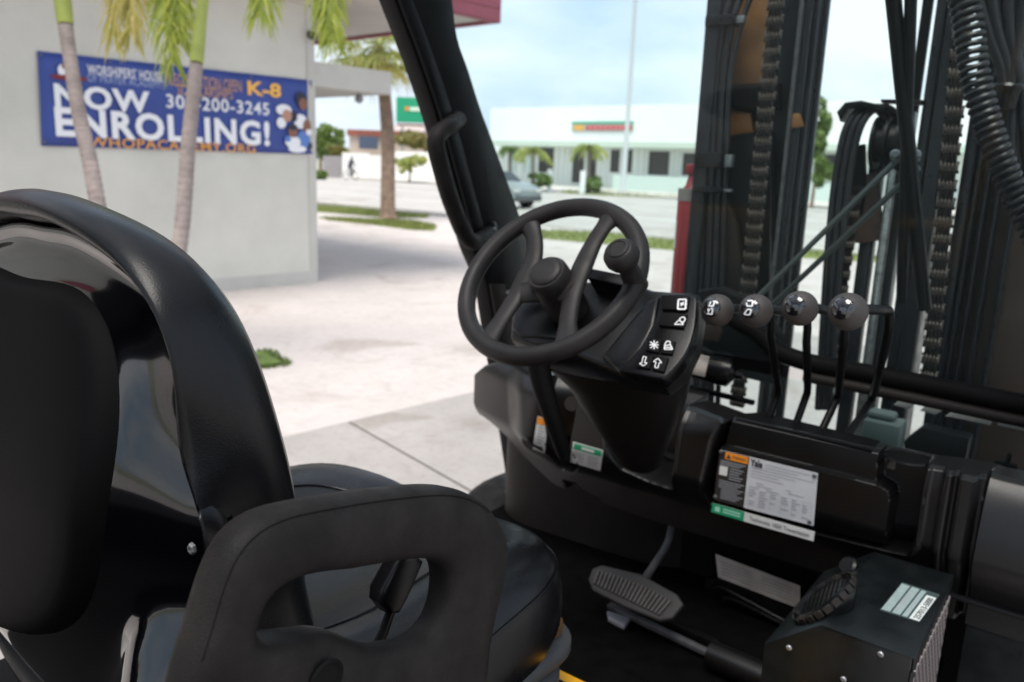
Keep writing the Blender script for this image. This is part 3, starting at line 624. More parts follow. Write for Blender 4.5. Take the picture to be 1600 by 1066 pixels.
# street light pole
pb = Z(973, 304, 0); Dp = (pb-C)@_f; Dp2 = Dp
pt = at(997, -60, Dp); bm = bmesh.new(); a_tube(bm, [pb, pb*.5+pt*.5, (pb[0], pb[1], 17)], [.17, .14, .10], 14); lp = B('pole', bm, mat('pale_grey_pole', (.55, .57, .58), .5), None)
tp = thing('street_lamp', 'tall pale street pole standing before the white storefront', 'street lamp', tuple(pb)); lp.parent = tp; lp.matrix_parent_inverse = Matrix.Translation(-V3(pb))
bm = bmesh.new(); a_tube(bm, [(pb[0], pb[1], 16.8), (pb[0]+1.2, pb[1]-.1, 17.3), (pb[0]+2.4, pb[1]-.2, 17.35)], .05, 8); B('arm', bm, MATS['pale_grey_pole'], tp)
bm = bmesh.new(); a_box(bm, (pb[0]+2.3, pb[1]-.35, 17.25), (pb[0]+3.0, pb[1]-.05, 17.4), .03); B('lamp_head', bm, MATS['pale_grey_pole'], tp)
# trees seen between mast parts
for (px, py, w_, h_, D_, lab) in ((1280, 215, 16, 30, 40, 'green street tree seen right of the left mast rail'), (1560, 300, 26, 36, 38, 'green tree behind the right side of the mast'), (1285, 275, 12, 20, 36, 'dark low shrub below the tree beyond the mast')):
    p = at(px, py, D_); bushy('tree' if h_ > 25 else 'shrub', lab, 'tree' if h_ > 25 else 'shrub', p, w_*D_/F, w_*D_/F, h_*D_/F, 1500, .15, treeleaf, .1 if h_ > 25 else 0)

# ================================================================== FORKLIFT
FK = thing('forklift', 'black and yellow forklift seen into its open cab with seat, steering wheel, levers and mast', 'forklift', (0, 0, 0))
PX = -.56
def xpoly(pts, x): return [X(a, b, x) for a, b in pts]
# left front post of the overhead guard
rear = [(572, -60), (590, 0), (625, 90), (663, 200), (697, 320), (716, 385), (738, 440), (752, 520), (768, 610), (781, 690), (797, 800), (806, 870)]
front = [(700, -60), (708, 0), (716, 60), (733, 110), (752, 170), (780, 245), (812, 335), (840, 430), (858, 520), (868, 610), (878, 700), (886, 800), (890, 870)]
def dens(pts, n=4): return [(p.x, p.y) for p in smooth_path([(a, b, 0) for a, b in pts], n)]
post_o = dens(rear)+dens(front)[::-1]
def rx(pts): return [np.array([PX, p[1], p[2]]) for p in xpoly(pts, PX-.05)]
bm = bmesh.new(); a_prism(bm, rx(dens(rear))+xpoly(dens(front)[::-1], PX), (-.05, 0, 0), .006); post = B('overhead_guard_post', bm, steelblk, FK)
fl = dens([(a+3, b) for a, b in rear[:6]]); fl2 = dens([(a+20, b-6) for a, b in rear[:6]])
bm = bmesh.new(); a_prism(bm, [p+np.array([.001, 0, 0]) for p in rx(fl+fl2[::-1])], (.012, 0, 0), .003); B('post_flange', bm, steelblk, post)
lo_ = dens([(a+2, b) for a, b in rear[6:]]); lo2 = dens([(a+24, b) for a, b in rear[6:]])
bm = bmesh.new(); a_prism(bm, [p+np.array([.001, 0, 0]) for p in rx(lo_+lo2[::-1])], (.012, 0, 0), .003); B('post_flange', bm, brownpl, post)  # browner strip paints the lit rear face of the post
hp = [X(718, 186, PX+.01), X(703, 196, PX+.035), X(688, 207, PX+.040), X(681, 225, PX+.044), X(690, 265, PX+.044), (X(703, 310, PX+.044)), X(724, 362, PX+.044), X(738, 378, PX+.040), X(752, 374, PX+.03), X(765, 362, PX+.01)]
bm = bmesh.new(); a_tube(bm, smooth_path(hp, 6), [.018, .020, .021, .021, .021, .021, .021, .021, .018], 14); B('grab_handle', bm, rubber, FK)
for q in ((711, 188), (767, 358)):
    p = X(*q, PX+.012); bm = bmesh.new(); a_lathe(bm, [(0, .021), (.006, .021), (.010, .015)], p, (1, 0, 0), 16); hb = B('handle_boss', bm, plastic2, FK)
    bolt('bolt', p+np.array([.010, 0, 0]), (1, 0, 0), .006, alum, FK)
bolt('bolt', X(791, 768, PX+.013), (1, 0, 0), .006, alum, FK)
# right front post, rear posts and roof
def mirrorpost(x):
    bm = bmesh.new(); a_prism(bm, [(x, p[1], p[2]) for p in xpoly(post_o, PX)], (.05, 0, 0)); return bm
B('overhead_guard_post', mirrorpost(.72), steelblk, FK)
for xx in (-.56, .66):
    bm = bmesh.new(); a_tube(bm, smooth_path([(xx, -1.55, .9), (xx, -1.50, 1.5), (xx, -1.35, 2.05), (xx, -1.2, 2.22)], 5), .04, 12); B('overhead_guard_post', bm, steelblk, FK)
bm = bmesh.new(); a_prism(bm, [(-.62, -1.95, 1.0), (-.62, -1.40, 1.0), (-.62, -1.12, 2.18), (-.62, -1.42, 2.18)], (.03, 0, 0), .005); B('added_rear_plate', bm, steelblk, FK)  # unseen plate added to darken what the seat shell mirrors
for xx in (-.585, .72):
    bm = bmesh.new(); a_box(bm, (xx-.03, -1.25, 2.17), (xx+.03, .42, 2.25), .01); B('roof_rail', bm, steelblk, FK)
for k in range(9):
    bm = bmesh.new(); yy = -1.22+k*.2; a_box(bm, (-.55, yy-.012, 2.16), (.685, yy+.012, 2.24), .004); B('roof_bar', bm, steelblk, FK)

# windshield with bottom rail, lower window
wy = lambda z: .62-(z-1.2)*.36
gz0 = 1.20
bm = bmesh.new(); a_prism(bm, [(-.585, wy(gz0), gz0), (.71, wy(gz0), gz0), (.71, wy(2.15), 2.15), (-.585, wy(2.15), 2.15)], (0, .005, .0018)); B('windshield', bm, glassm, FK, smooth=False)
RY_ = .60
railp = [Y(1118, 470, RY_), Y(1150, 500, RY_), Y(1185, 520, RY_), Y(1215, 548, RY_), Y(1262, 566, RY_), Y(1330, 579, RY_), Y(1450, 602, RY_), Y(1600, 632, RY_), Y(1720, 655, RY_)]
bm = bmesh.new(); a_tube(bm, smooth_path(railp, 6), .020, 14); B('windshield_rail', bm, matteblk, FK)
bm = bmesh.new(); a_tube(bm, smooth_path([p+np.array([0, -.012, -.030]) for p in map(np.array, railp[4:])], 6), .012, 10); B('rail_trim', bm, brownpl, FK)
rz = float(Y(1450, 602, RY_)[2])
bm = bmesh.new(); a_box(bm, (-.55, .60, rz-.22), (.71, .604, rz-.04)); B('lower_window', bm, glassm, FK, smooth=False)
# left frame below the windscreen, round the wiper motor
bm = bmesh.new(); a_prism(bm, [Y(1090, 455, .63), Y(1120, 450, .63), Y(1180, 475, .63), Y(1215, 525, .63), Y(1225, 575, .63), Y(1218, 605, .63), Y(1165, 592, .63), Y(1120, 560, .63), Y(1085, 530, .63)], (0, .05, 0), .008); B('wiper_bracket', bm, matteblk, FK)
p = Y(1075, 560, .55); bm = bmesh.new(); a_lathe(bm, [(-.06, .026), (-.055, .031), (.03, .032), (.035, .034), (.065, .034), (.07, .028), (.08, .012), (.095, .010)], Y(1095, 572, .55), _r0*.95+np.array([0, -.3, -.1]), 22); mo = B('wiper_motor', bm, plastic2, FK)
ax_ = Vector(_r0*.95+np.array([0, -.3, -.1])).normalized(); pc = V3(Y(1095, 572, .55)); n1 = (V3(C)-pc); n1 = (n1-ax_*n1.dot(ax_)).normalized(); n2 = ax_.cross(n1)
bm = bmesh.new(); a_loft(bm, [[pc+ax_*s+(n1*math.cos(a)+n2*math.sin(a))*.0328 for a in np.linspace(-.9, .75, 10)] for s in (-.052, .015)], False, False, closed=False); B('motor_label', bm, aged_l, mo, angle=180)
bm = bmesh.new(); a_prism(bm, [Y(1020, 590, .58), Y(1175, 628, .58), Y(1175, 634, .58), Y(1020, 597, .58)], (0, .02, 0), .002); B('window_ledge', bm, plastic2, FK)
bm = bmesh.new(); a_prism(bm, [Y(1088, 508, .50), Y(1122, 508, .50), Y(1128, 518, .50), Y(1122, 534, .50), Y(1085, 530, .50)], (0, .01, 0), .002); B('hinge_tab', bm, brownpl, FK)

# wiper arms on the outer side
wz = lambda px, py: PL(px, py, (0, .665, 1.2), (0, 1, .36))
for (a, b) in (((1402, 250), (1170, 478)), ((1436, 262), (1205, 478))):
    pa, pb_ = wz(*a), wz(*b); bm = bmesh.new(); a_tube(bm, [pa, (pa+pb_)/2, pb_], .0085, 8, flat=.5); B('wiper_arm', bm, mat('green_grey_arm', (.045, .055, .05), .4), FK)
for q in ((1398, 243), (1430, 243)):
    bm = bmesh.new(); a_lathe(bm, [(-.015, .007), (.008, .010), (.012, .006)], wz(*q), (.3, -1, .2), 12); B('wiper_pivot', bm, zinc, FK)
bm = bmesh.new(); a_tube(bm, [wz(1395, 250), wz(1436, 246)], .008, 10); B('wiper_pivot', bm, zinc, FK)
# long dark struts falling from the roof in front of the mast
for a, b, rr in (((1398, -20), (1448, 480), .013), ((1428, -20), (1412, 470), .010)):
    bm = bmesh.new(); a_tube(bm, [wz(*a)+np.array([0, -.02, 0]), wz(*b)+np.array([0, -.02, 0])], rr, 10); B('screen_strut', bm, steelblk, FK)

# ------------------------------------------------------------------ mast
MY = .95
mast_steel = mat('mast_black_enamel', (.009, .0095, .012), .36, var=.3, vscale=15, bump=.2, bscale=300, bdist=.0004, rvar=.1, spec=.32)
def vbar(name, px0, px1, y, m, zlo=.25, zhi=3.2, dep=.06, ref=200, parent=FK, bev=.004):
    a = Y(px0, ref, y); b = Y(px1, ref, y); bm = bmesh.new(); a_box(bm, (a[0], y, zlo), (b[0], y+dep, zhi), bev); return B(name, bm, m, parent)
vbar('mast_rail', 1088, 1110, MY+.01, mast_steel, dep=.10)
vbar('mast_rail', 1110, 1240, MY+.13, mast_steel, dep=.03, zlo=float(Y(1150, 590, MY)[2]))
for i_, (a, b, yy) in enumerate(((1236, 1246, MY), (1247, 1259, MY+.03), (1260, 1266, MY+.015), (1267, 1273, MY+.015))): vbar('mast_rail_flange', a, b, yy, mast_steel, dep=(.13, .05, .02, .02)[i_])
vbar('mast_edge', 1228, 1235, MY-.01, mat('scuffed_edge', (.045, .045, .048), .5, .0, var=.6, vscale=70), dep=.03)
# ochre crossmember and yellow plates behind the hoses
def yplate(name, pts, y, dep, m): 
    bm = bmesh.new(); a_prism(bm, [Y(a, b, y) for a, b in pts], (0, dep, 0), .002); return B(name, bm, m, FK)
yplate('carriage_plate', [(1170, -20), (1205, -20), (1205, 130), (1118, 132), (1133, 60)], MY+.10, .02, ochre)
yplate('carriage_plate', [(1112, 168), (1172, 176), (1176, 207), (1110, 215)], MY+.10, .02, ochre)
yplate('carriage_plate', [(1232, 176), (1250, 178), (1257, 198), (1230, 202)], MY-.004, .003, ochre)
yplate('mast_crossmember', [(1100, 133), (1215, 130), (1215, 171), (1100, 167)], MY+.09, .03, matteblk)
yplate('mast_crossmember', [(1095, 216), (1205, 205), (1200, 590), (1075, 590)], MY+.09, .03, steelblk)
yplate('mast_gusset', [(1085, 272), (1124, 285), (1150, 350), (1165, 460), (1080, 462)], MY+.05, .02, brownpl)
for k, (px, rr) in enumerate(((1107, .011), (1119, .011), (1130, .010), (1141, .008))):
    off = (8, 12, 16, 20)[k]
    pts = [Y(px+off+22, -30, MY+.05), Y(px+off, 30, MY+.03), Y(px, 120, MY+.03), Y(px-6, 250, MY+.03), Y(px-12, 420, MY+.03), Y(px-20, 640, MY+.03)]
    bm = bmesh.new(); a_tube(bm, smooth_path(pts, 5), rr, 10); B('hydraulic_hose', bm, hosem, FK)
for (a, b, c, d) in ((1100, 20, 1148, 42), (1084, 238, 1130, 262), (1084, 292, 1128, 300)):
    bm = bmesh.new(); p = Y(a, d, MY); q = Y(c, b, MY); a_box(bm, (p[0], MY+.0, p[2]), (q[0], MY+.05, q[2]), .004); cl = B('hose_clamp', bm, plastic2, FK)
    bm = bmesh.new(); a_box(bm, (q[0], MY+.01, p[2]+.004), (q[0]+.022, MY+.03, q[2]-.006), .002); B('clamp_tab', bm, zinc, cl)
# link meshes
def chain(pxt, pyt, pxb, pyb, y, wpx, pitch, label=None):
    a = Y(pxt, pyt, y); b = Y(pxb, pyb, y); Ln = abs(a[2]-b[2]); n = int(Ln/pitch); wd_ = wpx
    c = bpy.data.objects.new('lift_chain', None); COL.objects.link(c); c.parent = FK
    bm = bmesh.new()
    for xx in (-.44, -.22, 0, .22, .44):
        o_ = xx*wd_; a_box(bm, (o_-wd_*.085, -pitch*.42, -pitch*.46), (o_+wd_*.085, pitch*.42, pitch*.46), pitch*.2, seg=1)
    a_tube(bm, [(-wd_*.56, 0, pitch*.5), (wd_*.56, 0, pitch*.5)], pitch*.20, 8); a_box(bm, (-wd_*.47, -pitch*.15, -pitch*.55), (wd_*.47, pitch*.12, pitch*.52))
    m1 = me_of(bm, 'chain_link'); m1.materials.append(grease)
    bm = bmesh.new()
    for xx in (-.33, -.11, .11, .33):
        o_ = xx*wd_; a_box(bm, (o_-wd_*.09, -pitch*.30, -pitch*.60), (o_+wd_*.09, pitch*.30, pitch*.60), pitch*.12, seg=1)
    a_tube(bm, [(-wd_*.56, 0, pitch*.5), (wd_*.56, 0, pitch*.5)], pitch*.20, 8); a_box(bm, (-wd_*.40, -pitch*.12, -pitch*.55), (wd_*.40, pitch*.1, pitch*.52))
    m2 = me_of(bm, 'chain_link'); m2.materials.append(chain_dark)
    for k in range(n):
        f_ = k/n; p = a*(1-f_)+b*f_; o = bpy.data.objects.new('chain_link', m1 if k % 2 else m2); COL.objects.link(o); o.parent = c; o.location = p
        o.rotation_euler = (R(random.uniform(-2, 2)), 0, R(random.uniform(-2, 2)))
chain(1216, -30, 1216-65, 640, MY+.0, .040, .0185)
# sheave head with hoses falling both sides
HY = MY-.02
hx0 = Y(1322, 200, HY)[0]; hx1 = Y(1420, 200, HY)[0]; hz = Y(1360, 210, HY)[2]
bm = bmesh.new(); a_lathe(bm, [(0, .03), (.005, .062), (.012, .062), (.014, .045), (.030, .045), (.032, .062), (.040, .062), (.042, .045), (.058, .045), (.06, .062), (.068, .062), (.072, .03)], (Y(1362, 200, HY)[0], HY+.03, hz-.02), (1, 0, 0), 28); B('hose_sheave', bm, steelblk, FK)
bm = bmesh.new()
a_prism(bm, [Y(1307, 175, HY-.03), Y(1320, 160, HY-.03), Y(1345, 157, HY-.03), Y(1385, 166, HY-.03), Y(1380, 172, HY-.03), Y(1345, 166, HY-.03), Y(1322, 172, HY-.03), Y(1312, 190, HY-.03)], (0, .09, 0), .003); B('sheave_guard', bm, steelblk, FK)
bm = bmesh.new(); a_prism(bm, [Y(1376, 155, HY), Y(1440, 156, HY), Y(1440, 163, HY), Y(1376, 160, HY)], (0, .05, 0), .002); B('sheave_guard', bm, steelblk, FK)
for k, dx in enumerate((0, 11, 22)):
    pts = [Y(1395+dx, 300, HY+.05), Y(1385+dx, 200, HY+.05), Y(1368+dx, 170, HY+.03), Y(1343+dx, 172, HY), Y(1322+dx, 200, HY-.02), Y(1308+dx, 260, HY-.02), Y(1298+dx, 340, HY-.02), Y(1290+dx*.9, 440, HY-.02), Y(1278+dx*.8, 640, HY-.02)]
    bm = bmesh.new(); a_tube(bm, smooth_path(pts, 6), .0085, 10); B('hydraulic_hose', bm, hosem, FK)
yplate('sheave_bracket', [(1322, 230), (1350, 225), (1352, 300), (1346, 335), (1325, 345), (1320, 300)], HY+.05, .02, matteblk)
yplate('sheave_bracket', [(1330, 275), (1372, 270), (1378, 375), (1350, 380), (1325, 380)], HY+.06, .02, mat('rusty_bracket', (.05, .025, .018), .6, var=.5, vscale=50))
chain(1338, 300, 1290, 640, HY+.02, .024, .0185)
vbar('lift_cylinder', 1352, 1372, MY+.05, mast_steel, zhi=float(Y(1360, 215, MY)[2]), dep=.05, ref=300)
p = Y(1386, 300, MY); bm = bmesh.new(); a_tube(bm, [(p[0], MY+.03, .3), (p[0], MY+.03, Y(1386, 240, MY)[2])], .011, 12); B('lift_cylinder_rod', bm, mat('chromed_rod', (.35, .36, .36), .3, .8, var=.4, vscale=60), FK)
vbar('mast_rail', 1393, 1412, MY+.08, mast_steel, ref=300, dep=.05, zhi=float(Y(1400, 170, MY)[2]))
vbar('mast_rail', 1436, 1452, MY+.02, mast_steel, dep=.1)
vbar('mast_rail', 1455, 1478, MY+.0, mast_steel, dep=.12)
vbar('mast_rail_flange', 1414, 1430, MY+.14, matteblk, dep=.02)
chain(1510, -20, 1450, 600, MY, .036, .0200)
# right upright with brown guard plate
vbar('mast_rail', 1512, 1530, MY+.05, mast_steel, dep=.08); vbar('mast_rail', 1530, 1720, MY+.12, mat('dark_brown_plate', (.022, .013, .009), .5, var=.4, vscale=8), dep=.02)
for px in (1535, 1552, 1572, 1600): vbar('mast_rail_flange', px, px+7, MY+.06, mast_steel, dep=.05)
# coiled cord, nearer than the mast
def coil(pts, R_, pitch, r, name, m):
    P = smooth_path(pts, 40); L_ = sum((b-a).length for a, b in zip(P, P[1:])); n = int(L_/pitch); out = []
    cum = [0]
    for a, b in zip(P, P[1:]): cum.append(cum[-1]+(b-a).length)
    tot = n*14
    for i in range(tot):
        s = L_*i/tot; k = int(np.searchsorted(cum, s, 'right')-1); k = min(k, len(P)-2); p = P[k].lerp(P[k+1], (s-cum[k])/(cum[k+1]-cum[k])); t = (P[k+1]-P[k]).normalized()
        n1 = t.cross(Vector((0, 1, 0))).normalized(); n2 = t.cross(n1); a = 2*math.pi*i/14; RR = R_*(1+.06*math.sin(i*.013)); out.append(p+(n1*math.cos(a)+n2*math.sin(a))*RR)
    bm = bmesh.new(); a_tube(bm, out, r, 7); return B(name, bm, m, FK)
cy_ = .70
coil([Y(1497, -40, cy_), Y(1512, 30, cy_), Y(1522, 110, cy_), Y(1545, 200, cy_), Y(1580, 290, cy_), Y(1622, 370, cy_), Y(1660, 430, cy_)], .0225, .0150, .0056, 'coiled_cord', hosem)
for a in ([(1520, -30), (1548, 60), (1570, 130), (1572, 260)], [(1545, -30), (1560, 50), (1577, 110), (1580, 200)], [(1605, -30), (1592, 60), (1582, 130), (1578, 300)], [(1580, -30), (1578, 40), (1600, 160), (1610, 300)]):
    bm = bmesh.new(); a_tube(bm, smooth_path([Y(x_, y_, cy_+.1) for x_, y_ in a], 6), .0125, 12); B('hydraulic_hose', bm, hosem, FK)
bm = bmesh.new(); p = Y(1557, 134, cy_+.08); a_lathe(bm, [(0, .026), (.006, .030), (.02, .024), (.05, .024)], Y(1577, 131, cy_+.09), (-.05, 0, -1), 20); B('hose_clamp', bm, plastic2, FK)

# front frame seen through the lower window
for (z_, y0_, y1_, nm) in ((.90, .72, .78, 'front_frame_beam'),):
    bm = bmesh.new(); a_box(bm, (-.6, y0_, .55), (.75, y1_, z_), .01); B(nm, bm, steelblk, FK)
a = Y(1350, 692, .70); b = Y(1414, 660, .70); bm = bmesh.new(); a_box(bm, (a[0], .66, a[2]-.03), (b[0], .73, b[2]), .006); bl = B('tilt_cylinder_block', bm, mat('pale_green_cast', (.10, .13, .12), .5), FK)
a2 = Y(1357, 655, .70); b2 = Y(1402, 646, .70); bm = bmesh.new(); a_box(bm, (a2[0], .675, b[2]+.0005), (b2[0], .72, b2[2]), .007); B('block_cap', bm, MATS['pale_green_cast'], bl)
palep = mat('bright_patch_fill', (.36, .34, .33), .6, var=.08, vscale=20)
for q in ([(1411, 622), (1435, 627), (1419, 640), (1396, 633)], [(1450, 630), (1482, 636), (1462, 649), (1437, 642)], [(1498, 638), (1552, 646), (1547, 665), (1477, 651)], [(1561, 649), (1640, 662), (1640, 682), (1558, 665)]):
    yplate('bright_patch_plate', q, .74, .015, palep)  # pale plates standing in for bright patches of ground and reflection
yplate('tilt_cylinder', [(1412, 690), (1440, 668), (1515, 686), (1505, 735), (1415, 715)], .80, .05, steelblk)
p = Y(1572, 728, .62); bm = bmesh.new(); a_box(bm, (p[0]-.02, .62, p[2]-.01), (p[0]+.018, .635, p[2]+.004), .002); a_lathe(bm, [(0, .005), (.02, .004), (.022, .002)], (p[0], .628, p[2]+.003), (.1, 0, 1), 10); B('washer_nozzle', bm, matteblk, FK)

# ------------------------------------------------------------------ dashboard
DY = .35
def dxz(px, py): p = Y(px, py, DY); return (p[0], p[2])
col_open = [dxz(*q) for q in ((962, 560), (948, 640), (950, 700), (966, 735), (1003, 757), (1040, 770), (1050, 735), (1060, 660), (1066, 560))]
bin_o = [dxz(*q) for q in ((1140, 659), (1128, 664), (1117, 690), (1096, 775), (1100, 795), (1118, 806), (1385, 868), (1412, 872), (1428, 850), (1438, 780), (1447, 728), (1400, 718))]
bin_p = [dxz(*q) for q in ((1121, 700), (1140, 703), (1372, 761), (1388, 771), (1390, 785), (1384, 840), (1378, 862), (1240, 840), (1107, 803), (1109, 775))]
bin_w = [dxz(*q) for q in ((1138, 640), (1368, 700), (1368, 716), (1362, 860), (1240, 836), (1112, 800), (1112, 765), (1124, 700))]
slot_l = [dxz(*q) for q in ((845, 560), (905, 575), (896, 650), (887, 700), (883, 740), (875, 746), (862, 742), (858, 700), (856, 650))]
key_s = [dxz(*q) for q in ((862, 762), (880, 766), (893, 780), (918, 792), (922, 812), (905, 818), (893, 800), (866, 784))]
def dash_y(x, z):
    y = DY+0*x
    y = y+.55*np.clip(-.20-x, 0, 1)**1.6                       # left end falls back
    y = y+.035*sstep(1.07, 1.14, z)**2*np.interp(x, [.12, .19], [1, .15])*(x < .60)                 # leans back to the top
    y = y+.05*sstep(.99, .90, z)                                # tucks under at the bottom
    # bulge of the left pod
    y = y-.035*sstep(.04, -.06, sdf(x, z, [dxz(*q) for q in ((790, 560), (880, 560), (870, 640), (850, 720), (800, 700))]))
    # end upright with crisp ribs, groove, then the round cover
    y = y-.012*(sstep(.592, .597, x)-sstep(.606, .611, x))-.016*(sstep(.616, .621, x)-sstep(.640, .645, x))+.020*(sstep(.644, .648, x)-sstep(.654, .658, x))
    t_ = np.clip((z-.93)/.21, 0, 1); y = np.where(x > .656, y-.018+.105*(1-np.sqrt(np.clip(1-t_**2.2, 0, 1))), y)
    y = y+.13*sstep(.003, -.009, sdf(x, z, col_open))-.004*np.exp(-((sdf(x, z, col_open)-.006)/.004)**2)
    d = sdf(x, z, bin_o); Bm = sstep(.002, -.004, d); Wm = sstep(.002, -.002, sdf(x, z, bin_w)); Pm = sstep(.0018, -.0018, sdf(x, z, bin_p))
    dep = .060*Bm; dep = dep+(.026-dep)*Wm*Bm; dep = dep+(.010-dep)*Pm*Bm
    y = y+dep-.006*np.exp(-((d-.005)/.004)**2)
    y = y+.05*sstep(.005, -.008, sdf(x, z, slot_l))
    y = y+.03*sstep(.004, -.006, sdf(x, z, key_s))
    return y
def dash_top(x):
    xs = [-.62, -.52, -.46, -.30, -.05, .10, .19, .22, .45, .56, .60, .64, .67, .80]
    zs = [1.02, 1.09, 1.115, 1.125, 1.125, 1.123, 1.120, 1.120, 1.120, 1.122, 1.124, 1.124, 1.120, 1.118]
    return np.interp(x, xs, zs)
def dash_bot(x): return np.interp(x, [-.62, -.50, -.40, -.25, .0, .3, .8], [.95, .945, .90, .85, .84, .845, .845])
NX, NV = 560, 190
xs = np.linspace(-.56, .80, NX); vv = np.linspace(0, 1, NV)
GX, GV = np.meshgrid(xs, vv); GZ = dash_bot(GX)*(1-GV)+dash_top(GX)*GV; GY = dash_y(GX, GZ)
rows = [list(zip(GX[j], GY[j], GZ[j])) for j in range(NV)]
rb_ = .014
topn = []
mid = rows[-1]
for k in range(1, 6):
    a = k/5*math.pi/2; topn.append([(x, y+rb_*math.sin(a), z+rb_*(1-math.cos(a))*.0+rb_*math.sin(a)*.0+rb_*(math.sin(a)-0)*.45) for x, y, z in mid])
last = topn[-1]
ye = lambda x: np.interp(x, [-.56, -.3, .12, .2, .56, .66, .8], [.66, .56, .50, .475, .475, .50, .50])
cup = Z(1416, 716, 1.15); cupx, cupy = cup[0], cup[1]
for k in range(1, 26):
    row = []
    for x, y, z in last:
        ny = y+max(0, ye(x)-y)*k/25; zz = z-.014*k/25
        row.append((x, ny, zz))
    topn.append(row)
topn += [[(x, ye(x)+.004, z-.014-.02*k) for x, y, z in last] for k in range(1, 12)]
under = [[(x, y+.02+.10*k/4, z+.0) for x, y, z in rows[0]] for k in range(4, -1, -1)]
bm = bmesh.new(); a_loft(bm, under+rows+topn, False, False, closed=False); dash = B('dashboard', bm, plastic, FK, angle=60)
# lever slot shade is a flat dark sheet, laid on with the cup holder
def on_dash(px, py, lift=.0012):
    y = DY
    for _ in range(8):
        p = Y(px, py, y); y = .5*y+.5*float(dash_y(np.array([p[0]]), np.array([p[2]]))[0])
    p = Y(px, py, y-lift); return p
def decal(name, corners, m, parent, lift=.0012, n=6):
    bm = bmesh.new(); g_ = []
    for j in range(n+1):
        row = []
        for i in range(n+1):
            u_, v_ = i/n, j/n
            px = (corners[0][0]*(1-u_)+corners[1][0]*u_)*(1-v_)+(corners[3][0]*(1-u_)+corners[2][0]*u_)*v_
            py = (corners[0][1]*(1-u_)+corners[1][1]*u_)*(1-v_)+(corners[3][1]*(1-u_)+corners[2][1]*u_)*v_
            row.append(on_dash(px, py, lift))
        g_.append(row)
    a_loft(bm, g_, False, False, closed=False); return B(name, bm, m, parent, angle=180)
def sub(c, u0, v0, u1, v1):
    def b(u_, v_): return tuple((c[0][k]*(1-u_)+c[1][k]*u_)*(1-v_)+(c[3][k]*(1-u_)+c[2][k]*u_)*v_ for k in (0, 1))
    return [b(u0, v0), b(u1, v0), b(u1, v1), b(u0, v1)]
st = [(840, 650), (857, 656), (851, 708), (832, 702)]
o = decal('warning_sticker', st, white_l, FK); decal('sticker_header', sub(st, .02, .02, .98, .22), orange_l, o, .0018)
for k in range(7): decal('lettering', sub(st, .2, .30+k*.09, .8-.1*(k % 3), .33+k*.09), greyink, o, .0018, 2)
st = [(895.6, 690), (942.5, 703.5), (938, 736), (890, 722)]
o = decal('attention_sticker', st, white_l, FK); decal('sticker_header', sub(st, .05, .06, .96, .34), green_l, o, .0018); decal('lettering', sub(st, .3, .14, .72, .26), white_l, o, .0024, 2)
for c in (0, 1):
    for k in range(5): decal('lettering', sub(st, .08+.47*c, .45+k*.1, .44+.47*c-.05*(k % 2), .485+k*.1), greyink, o, .0018, 2)
# data plate: flat metal plate screwed to the bin panel
pn = np.array([0, 1, 0.]); PY = DY+.010-.0025
Pc = [(1125, 703), (1278, 740), (1271, 822), (1115, 781)]
P3 = [Y(a, b, PY) for a, b in Pc]
def plq(name, u0, v0, u1, v1, m, parent, lift=.0):
    q = [Y(a, b, PY-lift) for a, b in sub(Pc, u0, v0, u1, v1)]; return quad(name, q, m, parent)
bm = bmesh.new(); a_prism(bm, P3, (0, .0015, 0)); dp = B('data_plate', bm, plate_l, FK, smooth=False)
plq('warning_panel', .0, .0, .30, 1, dark_l, dp, .0004); plq('warning_header', .06, .01, .29, .15, orange_l, dp, .0008)
p0 = sub(Pc, .13, .12, .29, .04)
def ptext(body, u0, v0, u1, v1, m, bold=0, nm='lettering', cc=Pc, y=PY, lift=.0012, parent=dp):
    q = sub(cc, u0, v1, u1, v0); bl, br, tr, tl = [Y(a, b, y-lift) for a, b in q]; M = frame(bl, br-bl, tl-bl)
    return text(nm, body, M, np.linalg.norm(br-bl), abs(tl[2]-bl[2]), m, parent, bold)
ptext('WARNING', .13, .055, .27, .115, ink, .01)
ptext('Yale', .315, .02, .44, .165, ink, .04)
bm = bmesh.new(); q = [Y(a, b, PY-.0012) for a, b in sub(Pc, .07, .04, .12, .13)]; bm.faces.new([bm.verts.new(V3(p)) for p in ((q[0]+q[1])/2, q[2], q[3])]); B('warning_triangle', bm, ink, dp, smooth=False)
plq('warning_picture', .02, .30, .10, .48, white_l, dp, .0008)
for k in range(3): plq('lettering', .02, .19+k*.035, .28-.03*k, .205+k*.035, greyink, dp, .0009)
for k in range(5): plq('lettering', .12, .31+k*.05, .26-.02*(k % 3), .328+k*.05, greyink, dp, .0009)
for k in range(9): plq('lettering', .03 if k < 4 else .06, .58+k*.042, .28-.03*(k % 3), .596+k*.042, greyink, dp, .0009)
for k in range(6): plq('lettering', .47 if k < 2 else .33, .07+k*.058, (.92, .80, .96, .78, .62, .66)[k], .082+k*.058, greyink, dp, .0006)
for u_, v_, w_ in ((.40, .46, .07), (.40, .51, .16), (.70, .46, .05), (.72, .51, .16), (.33, .555, .1), (.50, .56, .13)): plq('lettering', u_, v_, u_+w_, v_+.015, greyink, dp, .0006)
for k in range(7): plq('table_line', .32, .60+k*.055, .97, .604+k*.055, greyink, dp, .0006)
for u_ in (.32, .44, .55, .66, .77, .88, .97): plq('table_line', u_, .60, u_+.002, .934, greyink, dp, .0007)
for i in range(6):
    for j in range(6):
        if random.random() < .75: plq('lettering', .335+i*.108, .615+j*.055, .335+i*.108+random.uniform(.04, .08), .632+j*.055, greyink, dp, .0008)
